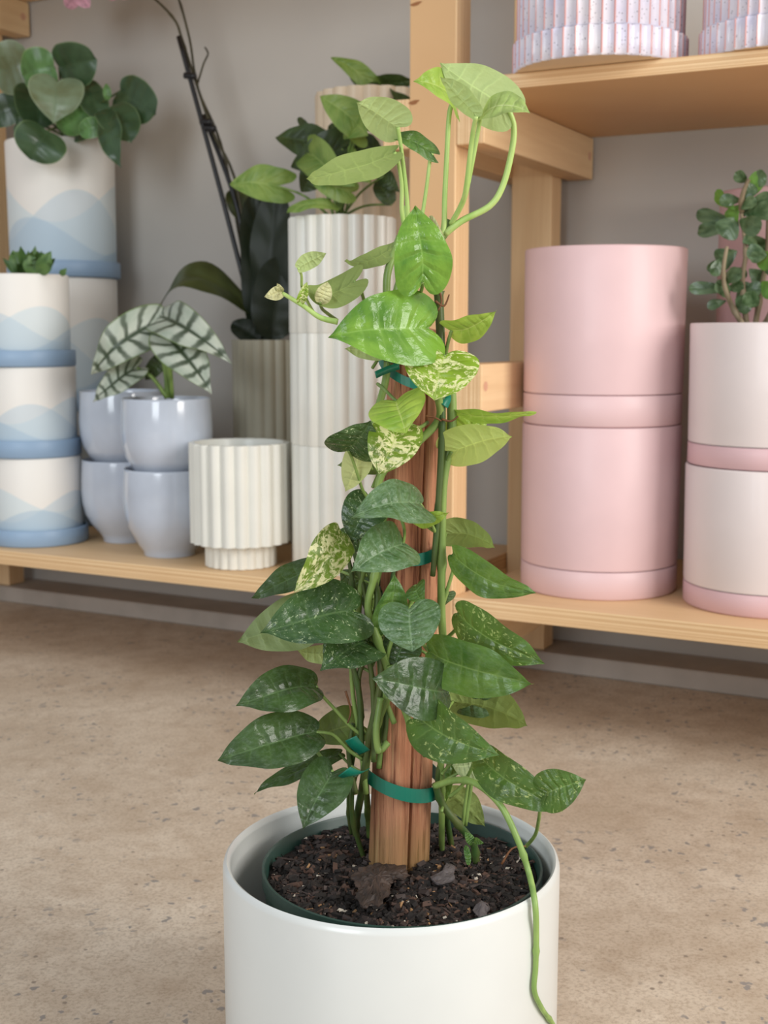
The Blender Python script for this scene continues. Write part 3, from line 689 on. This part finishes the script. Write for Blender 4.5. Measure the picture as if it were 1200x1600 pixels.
PINK = glaze('matte_pink_ceramic', lin(224, 192, 194), .48, .02, coat=.04)
PINKP = glaze('pale_blush_ceramic', lin(230, 218, 216), .42, .015, coat=.1)
PINKS = glaze('blush_pink_ceramic', lin(222, 186, 190), .42, .02)
ca = S(-.6885, 2.165, SH)
def at(c, z): return Vector((c.x, c.y, z))
def stackpot(c, r0, r1, zs, pm, sm, names, sr=None, inset=.006):
    """zs: saucer0, pot0, [saucer1, pot1, top]"""
    for k in range(0, len(zs) - 1, 2):
        saucer(at(c, zs[k] + .0002), sr or r0, zs[k + 1] - zs[k] - .0006, sm, names[k])
        z0 = zs[k + 1] - (zs[k + 1] - zs[k] - .0070) + .0005
        if inset is None: z0 = zs[k + 1]
        top = zs[k + 2] - .0004
        ri = (sr or r0) - .0062
        # foot sits in the saucer, body flares to the saucer's width above it
        hb = zs[k + 1] - z0
        rb = r0 if not sr else min(r0, ri)
        p = [(0, 0), (ri - .002, 0), (ri, .002), (ri, hb + .0006), (rb - .0005, hb + .0016), (rb, hb + .004), (r1, top - z0 - .003), (r1 - .001, top - z0 - .0008), (r1 - .0025, top - z0), (r1 - .006, top - z0 - .001), (r1 - .007, top - z0 - .004), (ri - .007, .014), (0, .014)]
        if sr: p = [(0, 0), (rb - .003, 0), (rb, .003), (r1, top - z0 - .003), (r1 - .001, top - z0 - .0008), (r1 - .0025, top - z0), (r1 - .006, top - z0 - .001), (r1 - .007, top - z0 - .004), (rb - .007, .014), (0, .014)]
        o = lathe('planter', at(c, z0), p, pm, seg=110, auto=.9); tag(o, names[k + 1], 'planter')
stackpot(ca, .1380, .1390, [SH, .3186, .5632, .6165, .8632], PINK, PINK, [
    'dusty pink saucer at the foot of the large pink stack', 'large dusty pink cylinder planter, lower of the tall pink stack',
    'dusty pink saucer halfway up the large pink stack', 'large dusty pink cylinder planter on top of the pink stack'])
cb = S(-.394, 2.153, SH)
stackpot(cb, .1340, .1365, [SH, .3069, .505, .5409, .7364], PINKP, PINKS, [
    'blush pink saucer under the pale planters at the right edge', 'pale blush cylinder planter, lower one at the right edge',
    'blush pink saucer between the two pale planters', 'pale blush cylinder planter holding the small oval-leaved plant'])
cc = S(-0.4552, 2.415, SH)
PINKD = glaze('mauve_pink_ceramic', lin(208, 172, 174), .5, .03)
cyl_pot('planter', at(cc, SH), .092, .095, .34, PINKD, 'mauve planter at the back right, lower one mostly hidden')
cyl_pot('planter', at(cc, SH + .3405), .093, .095, 0.9736 - SH - .3405, PINKD, 'mauve planter rising behind the small oval-leaved plant')

# blue dipped planters: overlapping glazed hills
def mat_hills(name, H, R, ph):
    m = NT(name, .5, .4); v = m.coord(); s = m.n('ShaderNodeSeparateXYZ', {0: v})
    th = m.mt('ARCTAN2', s.outputs[1], s.outputs[0]); z = m.mt('DIVIDE', s.outputs[2], H)
    c = lin(238, 234, 228)
    for k, (n, a, b, p, col, al) in enumerate(((2, .60, .17, 0.0, (200, 218, 226), .6), (2, .50, .20, 2.3, (186, 206, 220), .55), (2, .32, .15, 4.2, (170, 194, 214), .55), (3, .14, .06, .4, (160, 188, 210), .5))):
        w_ = m.mt('ADD', m.mt('MULTIPLY', m.mt('SINE', m.mt('ADD', m.mt('MULTIPLY', th, float(n)), p + ph)), b), a)
        below = m.mt('MULTIPLY', m.ramp(m.mt('SUBTRACT', w_, z), [(.0, 0), (.012, 1)]), al)
        c = m.mix(below, c, lin(*col))
    m.col(c); return m.m
BLUE = glaze('dusty_blue_glaze', lin(146, 172, 200), .45, .03)
cdd = S(-1.933, 2.086, SH)
hm = [mat_hills('blue_hills_glaze', .155, .1, p) for p in (0.0, 1.9, 3.4)]
def hillpot(c, r, z0, z1, m, label):
    o = cyl_pot('planter', at(c, z0), r * .985, r, z1 - z0, m, label); return o
names = [('dusty blue saucer at the bottom of the front left stack', 'white planter with blue hills, lowest of the front left stack'),
         ('dusty blue saucer second from the bottom of the front left stack', 'white planter with blue hills, middle of the front left stack'),
         ('dusty blue saucer third from the bottom of the front left stack', 'white planter with blue hills holding the small succulent')]
zz = [(SH, .3053, .4581), (.4581, .4956, .6492), (.6492, .6833, .8417)]
for k, ((a, b, c_), (ls, lp)) in enumerate(zip(zz, names)):
    off = Vector((-.006 * k, 0, 0)); r = (.108, .1045, .1045)[k]
    saucer(at(cdd + off, a + .0002), r, b - a, BLUE, ls)
    hillpot(cdd + off, (.0985, .0975, .095)[k], a + .0068, c_ - .0002, hm[k], lp)
ce = S(-2.075, 2.36, SH)
hb_ = [mat_hills('large_blue_hills_glaze', .27, .125, p) for p in (1.35, 3.0)]
saucer(at(ce, SH + .0002), .128, .035, BLUE, 'dusty blue saucer on the shelf behind the front left stack')
hillpot(ce, .118, SH + .007, .540, hb_[1], 'large white and blue planter, hidden lowest of the rear left stack')
saucer(at(ce, .5402), .130, .035, BLUE, 'dusty blue saucer low in the rear left stack')
hillpot(ce, .122, .5475, .8466, hb_[1], 'large white and blue planter, middle of the rear left stack')
saucer(at(ce, .8468), .131, .0365, BLUE, 'dusty blue saucer under the round-leaved plant')
hillpot(ce, .1245, .854, 1.1575, hb_[0], 'large white and blue planter holding the round-leaved plant')

# glossy bowls
BOWL = glaze('glossy_blue_grey_glaze', lin(198, 206, 220), .14, .05, coat=.6)
def bowl(c, z0, R, foot, H, label, rim=.95):
    p = [(0, .003), (foot - .006, .003), (foot - .005, 0), (foot - .001, 0), (foot, .002), (foot * 1.01, .010), (foot * 1.2, .022), (R * .80, .042), (R * .92, .062), (R * .985, .088), (R, .112), (R * .99, .14), (R * .968, H - .006), (R * .962, H - .001), (R * .95, H), (R * .935, H - .002), (R * .93, H - .012), (R * .95, .11), (R * .85, .062), (foot, .03), (0, .026)]
    o = lathe('bowl_planter', at(c, z0), p, BOWL, seg=96, auto=1.5); tag(o, label, 'planter'); return o
cf = S(-1.570, 2.076, SH); cg = S(-1.762, 2.17, SH)
bowl(cf, SH, .0925, .053, .1785, 'glossy blue-grey rounded planter, lower of the front pair')
bowl(cf, SH + .1415, .0925, .053, .1785, 'glossy blue-grey rounded planter holding the silver-veined plant')
bowl(cg, SH, .0905, .0465, .1800, 'glossy blue-grey rounded planter, lower of the pair behind')
bowl(cg, SH + .147, .0905, .0465, .1800, 'glossy blue-grey rounded planter, empty upper one of the pair behind')

# fluted planters
CREAM = glaze('cream_ceramic', lin(228, 227, 218), .36, .02, coat=.15)
def fluted(c, z0, z1, R, n, depth, mat, label, foot=None, name='fluted_planter', ph=0.0, taper=0.0):
    h = z1 - z0
    def mod(q, r, z, i):
        if r < R * .95 or i >= imax: return r
        return r - depth * (1 - abs(math.cos(n * (q + ph) / 2))) ** 1.0
    if foot: base = [(0, 0), (foot - .003, 0), (foot, .002), (foot, .044), (foot + .001, .046), (R, .048), (R, .052)]
    else: base = [(0, 0), (R * .985, 0), (R, .002)]
    fmod = len(base)
    prof = base + [(R, h * .5), (R, h - .003), (R * .998, h)]; imax = len(prof)
    prof += [(R - depth - .004, h), (R - depth - .006, h - .004), (R - depth - .008, .06), (0, .06)]
    def mod2(q, r, z, i):
        if foot and 0 < i < 5: return r - .004 * (1 - abs(math.cos(n * (q + ph) / 2)))
        if i == 0 or i >= imax: return r
        return r - depth * (1 - abs(math.cos(n * (q + ph) / 2)))
    o = lathe(name, at(c, z0), prof, mat, seg=n * 10, mod=mod2, auto=.75); tag(o, label, 'planter'); return o
ch = S(-1.374, 2.043, SH); ci = S(-1.184, 2.115, SH)
fluted(ch, SH, .511, .098, 22, .0075, CREAM, 'empty cream fluted planter on a narrower foot at the front', foot=.070)
fluted(ci, SH, .5105, .099, 20, .008, CREAM, 'cream fluted planter, lowest of the three-high stack')
fluted(ci, .5108, .7190, .1, 20, .008, CREAM, 'cream fluted planter, middle of the three-high stack')
fluted(ci, .7193, .931, .101, 20, .008, CREAM, 'cream fluted planter holding the light arrowhead plant')
cj = S(-1.492, 2.33, SH)
CREAM_SHADED = glaze('shaded_grey_cream_ceramic', lin(190, 184, 164), .45, .04)  # greyish cream, with the shade at the back darkened into the colour
fluted(cj, SH, .4915, .078, 18, .005, CREAM_SHADED, 'greyish cream fluted planter hidden under the orchid planter')
fluted(cj, .492, .7053, .075, 18, .005, CREAM_SHADED, 'greyish cream fluted planter holding the staked orchid')
ck = S(-1.262, 2.38, SH)
CREAM_WARM_LIT = glaze('warm_lit_cream_ceramic', lin(224, 204, 176), .42, .03)  # cream like the stack in front, warm light off the wood tinted in
for k, (a, b) in enumerate(((SH, .58), (.5803, .89), (.8903, 1.2024))):
    fluted(ck, a, b, .116, 20, .008, CREAM_WARM_LIT, ('tall cream fluted planter, hidden lowest of the rear stack', 'tall cream fluted planter, middle of the rear stack', 'tall cream fluted planter on top of the rear stack beside the post')[k])

# speckled fluted planters on the upper board
def mat_speck():
    m = NT('speckled_lilac_glaze', .35, .5); v = m.coord(); s = m.n('ShaderNodeSeparateXYZ', {0: v})
    th = m.mt('ARCTAN2', s.outputs[1], s.outputs[0])
    at_ = m.n('ShaderNodeAttribute', attribute_name='ridge').outputs['Fac']
    c = m.mix(m.ramp(m.noise(v, 18, 3), [(.35, 0), (.7, 1)]), lin(226, 220, 226), lin(206, 202, 222))
    vo = m.n('ShaderNodeTexVoronoi', {'Vector': v, 'Scale': 260.0})
    d = m.mt('MULTIPLY', m.ramp(vo.outputs['Distance'], [(.2, 1), (.3, 0)]), m.ramp(m.n('ShaderNodeSeparateColor', {0: vo.outputs['Color']}).outputs[0], [(.68, 0), (.72, 1)]))
    c = m.mix(m.mt('MULTIPLY', d, .8), c, lin(90, 80, 96))
    c = m.mix(m.ramp(at_, [(.66, 0), (.86, 1)]), c, lin(214, 152, 146)); m.col(c); m.set(Coat_Weight=.3)
    return m.m
SPECK = mat_speck()
BISQUE = glaze('unglazed_cream_base', lin(228, 204, 172), .7, .03)
def ridged(c, R, n, z0, z1, name, label, cat, base=True):
    h = z1 - z0; seg = n * 12; vs, fs, rd, mi = [], [], [], []
    rows = [(R * .98, 0), (R, .003), (R, h * .5), (R, h - .002), (R * .995, h), (R * .93, h), (R * .92, .012), (0.0005, .012)]
    dp = .0050
    for i, (r, z) in enumerate(rows):
        for j in range(seg):
            q = 2 * math.pi * j / seg; x = abs(math.sin(n * q / 2)); k = (1 - x) ** 1.1
            rr = r - (dp * (1 - k) if i < 5 else 0)
            vs.append((rr * math.cos(q), rr * math.sin(q), z)); rd.append(k if 0 < i < 5 else (0 if i else .3))
    for i in range(len(rows) - 1):
        for j in range(seg): fs.append((i * seg + j, i * seg + (j + 1) % seg, (i + 1) * seg + (j + 1) % seg, (i + 1) * seg + j)); mi.append(0)
    fs.append(tuple(range(seg))[::-1]); mi.append(1)
    me = bpy.data.meshes.new(name); me.from_pydata(vs, [], fs); me.materials.append(SPECK); me.materials.append(BISQUE)
    me.polygons.foreach_set('material_index', mi); me.polygons.foreach_set('use_smooth', [True] * (len(fs) - 1) + [False])
    me.attributes.new('ridge', 'FLOAT', 'POINT').data.foreach_set('value', rd)
    o = bpy.data.objects.new(name, me); C.objects.link(o); o.location = at(c, z0); o.modifiers.new('e', 'EDGE_SPLIT').split_angle = .9
    tag(o, label, cat); return o
for (cu, R, lab) in ((S(-.657, 2.010, 0), .1375, 'left of the two on the upper board'), (S(-.386, 2.052, 0), .1215, 'right of the two on the upper board')):
    ridged(cu, R, 44, 1.1284, 1.172, 'saucer', 'lilac speckled ridged saucer, ' + lab, 'saucer')
    ridged(cu, R * .958, 44, 1.1405 + .032, 1.36, 'ridged_planter', 'lilac speckled ridged planter, ' + lab, 'planter')

# ------------------------------------------------------------------ background plants
def SP(x, y, v):                                                          # pixel on the plane at depth v in shelf axes
    d = W(x, y, 1) - CAM; return CAM + d * (v / d.dot(V))
def wp_(p): return (p - CAM).length / FPX * .99
def plant(name, base, label, leaves, stemto, r=.0022, sm='g', shape=ROUND, small=False, soil_r=None, soil_c=None):
    r_ = empty(name, base, label, 'plant')
    rg = random.Random(len(label))
    for i, L in enumerate(leaves):
        (b, t, wpx, vb, vt, roll, m) = L[:7]; op = dict(shape=shape, seed=i, small=small); 
        if len(L) > 7: op.update(L[7])
        st = op.pop('stem', None); nostem = op.pop('nostem', False)
        B, T = SP(*b, vb), SP(*t, vt)
        lf = leaf(B, T, wpx * wp_(B) / max(.5, math.cos(math.radians(roll))), LM[m], r_, roll=roll, **op)
        if not nostem:
            e = SP(*(st or stemto)[:2], (st or stemto)[2]); e = e + Vector((rg.uniform(-.01, .01), 0, 0))
            mid = B.lerp(e, .5) + Vector((0, 0, .012)); tube('petiole', [B, mid, e], r * .7, ST[sm], lf, r, 6, 4)
    return r_
def potsoil(c, z, r, label):
    o = lathe('potting_soil', at(c, z - .02), [(0, 0), (r, 0), (r, .018), (r * .9, .02), (0, .021)], SOILM, seg=48)
    tag(o, label, 'soil', kind='stuff')
SOILM = NT('dark_soil', .9, .2); _n = SOILM.noise(SOILM.coord(), 120, 4); SOILM.col(SOILM.mix(_n, lin(30, 22, 18), lin(70, 52, 42))).bump(_n, 1, .004); SOILM = SOILM.m
potsoil(ce, 1.148, .112, 'dark soil under the round-leaved plant')
potsoil(cdd - Vector((.012, 0, 0)), .835, .086, 'dark soil around the small succulent')
potsoil(cf, SH + .1415 + .164, .084, 'dark soil under the silver-veined plant')
potsoil(ci, .915, .088, 'dark soil under the light arrowhead plant')
potsoil(cj, .695, .063, 'dark soil under the orchid')
potsoil(ck, 1.185, .10, 'dark soil in the rear cream planter')
potsoil(cb, .725, .127, 'dark soil under the oval-leaved plant')

plant('round_leaved_plant', at(ce, 1.148), 'plant with thick round dark green leaves in the rear left planter', [
 ((85, 105), (35, 118), 62, 2.27, 2.25, 10, 'pepero_l', {}), ((92, 104), (152, 92), 66, 2.28, 2.28, 8, 'pepero', {}),
 ((90, 128), (84, 194), 78, 2.24, 2.22, 5, 'pepero_g', dict(shape=HEART)), ((45, 96), (-12, 116), 74, 2.32, 2.30, 5, 'pepero_g', {}),
 ((52, 135), (60, 202), 66, 2.30, 2.28, -15, 'pepero', {}), ((74, 205), (48, 250), 76, 2.21, 2.18, 5, 'pepero', dict(bow=.2)),
 ((30, 165), (-20, 185), 46, 2.33, 2.3, 10, 'pepero', {}), ((128, 132), (158, 188), 44, 2.30, 2.28, -20, 'pepero', {}),
 ((188, 142), (244, 180), 66, 2.32, 2.31, 8, 'pepero', dict(bow=.05)), ((170, 170), (206, 222), 56, 2.28, 2.26, -15, 'pepero', {}),
 ((168, 178), (189, 262), 36, 2.26, 2.22, 25, 'pepero', dict(shape=OVATE)), ((132, 172), (92, 202), 44, 2.27, 2.25, -10, 'pepero_l', {}),
 ((160, 195), (124, 208), 30, 2.26, 2.24, 10, 'pepero_l', {}), ((168, 155), (166, 130), 12, 2.28, 2.28, 0, 'pepero_l', dict(shape=OVATE)),
 ((60, 140), (18, 142), 20, 2.33, 2.33, 30, 'pepero', {}), ((25, 195), (62, 215), 30, 2.3, 2.28, 10, 'pepero', {}),
 ((110, 195), (140, 215), 40, 2.32, 2.3, 0, 'pepero', {}), ((120, 150), (100, 180), 40, 2.33, 2.33, 0, 'pepero', {}),
], (105, 212, 2.34), .003, 'd')
sl = []
for k in range(26):
    a = (k * 2.4) % (2 * math.pi); ring_ = k // 9; ln = 30 - ring_ * 6
    x0, y0 = 45, 432; dx = math.cos(a) * (36 - ring_ * 9); lift = 20 + ring_ * 10 + (8 if k % 4 == 0 else 0)
    vb = 2.05; vt = 2.05 + math.sin(a) * .035
    sl.append(((x0 + dx * .25, y0 - 2), (x0 + dx * 1.15, y0 - lift), 15, vb, vt, 10, 'succ', dict(shape=PTD, nostem=True, fold=.5, bow=-.1, small=True)))
sl += [((30, 428), (20, 391), 22, 2.04, 2.04, 0, 'succ', dict(shape=PTD, nostem=True, fold=.4)), ((62, 428), (80, 392), 24, 2.04, 2.04, 0, 'succ', dict(shape=PTD, nostem=True, fold=.4)), ((48, 428), (50, 396), 24, 2.03, 2.03, 0, 'succ', dict(shape=PTD, nostem=True, fold=.4)), ((95, 430), (104, 419), 10, 2.03, 2.03, 0, 'succ', dict(shape=PTD, nostem=True))]
plant('succulent', at(cdd, .835), 'small green rosette succulent in the front left planter', sl, (45, 430, 2.05), small=True)
plant('silver_veined_plant', at(cf, SH + .3055), 'plant with silver leaves and dark veins in the glossy planter', [
 ((244, 503), (143, 585), 66, 2.04, 1.98, 18, 'alo', dict(shape=HEART, bow=.16)), ((250, 494), (364, 570), 62, 2.05, 2.0, -15, 'alo', dict(shape=HEART, bow=.16)),
 ((262, 524), (331, 616), 68, 2.01, 1.97, -8, 'alo', dict(shape=HEART, bow=.08)), ((214, 575), (145, 628), 40, 2.03, 1.99, 30, 'alo', dict(shape=HEART, bow=.1)),
 ((256, 556), (228, 594), 26, 2.07, 2.07, 10, 'synd', dict(shape=OVATE)), ((262, 520), (240, 530), 20, 2.08, 2.08, 10, 'olive', dict(shape=OVATE)),
], (264, 622, 2.06), .0048)
t_ = plant('arrowhead_plant', at(ci, .915), 'arrowhead plant with light and dark leaves in the tall cream stack', [
 ((432, 290), (359, 289), 62, 2.06, 2.03, 20, 'syn', dict(bow=.12)), ((560, 195), (500, 150), 60, 2.04, 2.02, 15, 'syn', dict(bow=.1)),
 ((556, 190), (575, 212), 66, 2.05, 2.02, 15, 'syn', {}), ((500, 228), (430, 215), 56, 2.11, 2.1, 30, 'synd', {}),
 ((535, 232), (455, 262), 74, 2.10, 2.08, 10, 'synd', {}), ((486, 240), (560, 292), 66, 2.05, 2.02, 10, 'syn', {}), ((548, 300), (486, 285), 40, 2.04, 2.02, 10, 'syn', dict(shape=HEART)),
 ((545, 250), (580, 286), 44, 2.06, 2.05, 15, 'syn', {}), ((570, 225), (600, 240), 40, 2.12, 2.12, 0, 'synd', {}), ((530, 326), (448, 332), 16, 2.04, 2.0, 40, 'syn', dict(shape=STRAP, bow=.2)),
 ((600, 275), (625, 300), 30, 2.1, 2.1, 10, 'synd', {}), ((470, 205), (505, 225), 44, 2.13, 2.12, 20, 'synd', {}), ((520, 215), (560, 225), 50, 2.13, 2.12, 10, 'synd', {}),
 ((500, 265), (470, 300), 50, 2.14, 2.14, 10, 'synd', {}), ((555, 215), (520, 240), 50, 2.14, 2.14, 10, 'synd', {}), ((612, 320), (590, 282), 30, 2.12, 2.12, 10, 'synd', dict(shape=STRAP)),
], (530, 345, 2.11), .0026, 'g', ARROW)
plant('arrowhead_plant', at(ck, 1.185), 'darker arrowhead plant in the ivory planter by the post', [
 ((578, 130), (517, 90), 34, 2.33, 2.30, 20, 'syn', dict(bow=.12)), ((572, 135), (545, 118), 24, 2.34, 2.33, 20, 'synd', {}), ((592, 128), (650, 124), 28, 2.35, 2.34, 25, 'synd', dict(shape=OVATE)),
 ((592, 136), (580, 165), 36, 2.33, 2.30, 10, 'synd', {}), ((600, 146), (648, 155), 24, 2.33, 2.30, 25, 'synd', dict(shape=OVATE)),
], (600, 160, 2.36), .0022, 'd', ARROW)
# orchid
ro = empty('orchid', at(cj, .695), 'orchid with pink blooms, bare stems and black support canes', 'plant')
tube('cane', [SP(408, 545, 2.30), SP(345, 300, 2.31), SP(279, 57, 2.32)], .0052, BLACK, ro)
tube('cane', [SP(403, 530, 2.34), SP(372, 330, 2.345), SP(318, 180, 2.35)], .0052, BLACK, ro)
tube('flower_stem', [SP(405, 540, 2.35), SP(372, 300, 2.34), SP(332, 205, 2.33), SP(300, 110, 2.33), SP(284, 60, 2.33), SP(272, 30, 2.33), SP(236, -6, 2.33), SP(180, -40, 2.33)], .0034, ST['k'], ro, .0024, 8, 6, 9)
tube('flower_stem', [SP(395, 500, 2.36), SP(352, 250, 2.35), SP(310, 140, 2.34), SP(296, 60, 2.34), SP(276, -10, 2.34), SP(255, -40, 2.34)], .0030, ST['k'], ro, .0024, 8, 6, 9)
tube('flower_stem', [SP(309, 130, 2.34), SP(318, 100, 2.34), SP(325, 84, 2.34), SP(320, 74, 2.34)], .0022, ST['k'], ro, .0018)
for x, y in ((297, 118), (322, 190), (328, 200)):
    tube('clip', [SP(x - 8, y, 2.315), SP(x + 8, y + 1, 2.315)], .007, BLACK, ro)
for b, t, wpx, vb, vt, roll, m in (((392, 488), (246, 490), 40, 2.30, 2.24, 55, 'orch_l'), ((410, 535), (396, 302), 70, 2.32, 2.33, 10, 'orch'), ((420, 535), (432, 290), 66, 2.31, 2.32, -20, 'orch'), ((405, 532), (362, 505), 36, 2.29, 2.27, 20, 'orch'), ((385, 345), (362, 295), 42, 2.36, 2.36, 15, 'orch_l'), ((425, 530), (440, 400), 80, 2.29, 2.30, 0, 'orch')):
    leaf(SP(*b, vb), SP(*t, vt), wpx * .0013 / max(.5, math.cos(math.radians(roll))) , LM[m], ro, roll=roll, shape=STRAP, bow=.42 if m == 'orch_l' and wpx == 40 else .06, fold=.3)
for cx, cy, s in ((122, -12, 30), (184, -22, 26), (150, -30, 26)):
    f = tube('bloom', [SP(cx, cy, 2.30), SP(cx + 4, cy - 6, 2.33)], .006, LM['pink'], ro)
    for k in range(5):
        a = 2 * math.pi * k / 5 + .3; b = (cx, cy); t = (cx + s * math.cos(a), cy - s * math.sin(a))
        leaf(SP(*b, 2.30), SP(*t, 2.29), s * .0012, LM['pink'], f, roll=0, shape=ROUND, bow=.2, small=True, name='petal')
    tube('stem', [SP(cx + 4, cy - 6, 2.33), SP(cx + 30, -48, 2.34)], .002, ST['k'], f)

# small oval-leaved shrub
rj = empty('oval_leaved_shrub', at(cb, .725), 'small woody shrub with dark oval leaves in the pale planter', 'plant')
rg = random.Random(11)
br = [[(1168, 520, 2.12), (1160, 440, 2.12), (1165, 395, 2.12), (1158, 330, 2.12)], [(1178, 520, 2.14), (1190, 450, 2.14), (1198, 400, 2.14), (1200, 330, 2.14)], [(1165, 515, 2.1), (1140, 470, 2.09), (1130, 430, 2.08), (1136, 385, 2.08)], [(1185, 520, 2.12), (1215, 470, 2.1), (1232, 400, 2.1)], [(1158, 330, 2.12), (1160, 305, 2.1), (1170, 280, 2.1)]]
for b in br: tube('branch', [SP(*p) for p in b], .0052, ST['w'], rj, .0028, 8, 6, 8)
JL = [((1157, 318), (1190, 268), 22, 'jade_l'), ((1150, 328), (1118, 300), 18, 'jade_l'), ((1155, 320), (1140, 345), 22, 'jade_l'), ((1162, 335), (1210, 325), 26, 'jade'), ((1160, 338), (1205, 302), 22, 'jade'),
      ((1150, 345), (1088, 335), 20, 'jade'), ((1150, 355), (1090, 362), 20, 'jade'), ((1152, 340), (1128, 370), 34, 'jade'), ((1155, 345), (1190, 358), 26, 'jade'), ((1165, 365), (1195, 392), 24, 'jade'),
      ((1152, 392), (1120, 410), 30, 'jade'), ((1160, 380), (1180, 372), 20, 'jade'), ((1180, 395), (1210, 415), 24, 'jade_l'), ((1140, 455), (1076, 450), 18, 'jade'), ((1130, 430), (1108, 412), 20, 'jade'), ((1128, 440), (1160, 425), 20, 'jade'),
      ((1180, 460), (1150, 482), 26, 'jade'), ((1150, 465), (1178, 450), 26, 'jade'), ((1135, 470), (1105, 480), 14, 'jade'), ((1190, 440), (1212, 460), 24, 'jade_l'), ((1170, 420), (1192, 440), 22, 'jade'), ((1130, 400), (1112, 430), 18, 'jade')]
for k in range(34):
    b = rg.choice(br); i = rg.randrange(1, len(b)); j = i - 1; f = rg.random(); x = b[j][0] * (1 - f) + b[i][0] * f; y = b[j][1] * (1 - f) + b[i][1] * f
    if y > 480: continue
    a = rg.random() * 6.28; l = rg.uniform(26, 40); JL.append(((x, y), (x + l * math.cos(a), y - l * math.sin(a) * .8), rg.uniform(14, 22), 'jade'))
for i, (b, t, wpx, m) in enumerate(JL):
    vb = 2.11 + rg.uniform(-.02, .03); leaf(SP(*b, vb), SP(*t, vb + rg.uniform(-.03, .02)), wpx * .00105 * 1.2, LM[m], rj, roll=rg.uniform(-30, 30), shape=OVAL, small=True, bow=.08, seed=i)

# ------------------------------------------------------------------ repeats of a kind share a group
GROUPS = {'planter': 'smooth cylinder planters stacked on the low boards', 'saucer': 'saucers under the planters', 'fluted_planter': 'fluted pale planters on the left board',
          'bowl_planter': 'glossy blue-grey rounded planters', 'shelf_board': 'plywood shelf boards', 'shelving_frame': 'plywood shelving frames', 'plant_tie': 'green ties around the cedar stake',
          'bark_chip': 'grey bark chips on the soil', 'arrowhead_plant': 'arrowhead plants on the left board', 'ridged_planter': 'speckled ridged planters on the upper board'}
for o in C.objects:
    if o.parent is None and 'label' in o.keys() and o.name.split('.')[0] in GROUPS: o['group'] = GROUPS[o.name.split('.')[0]]
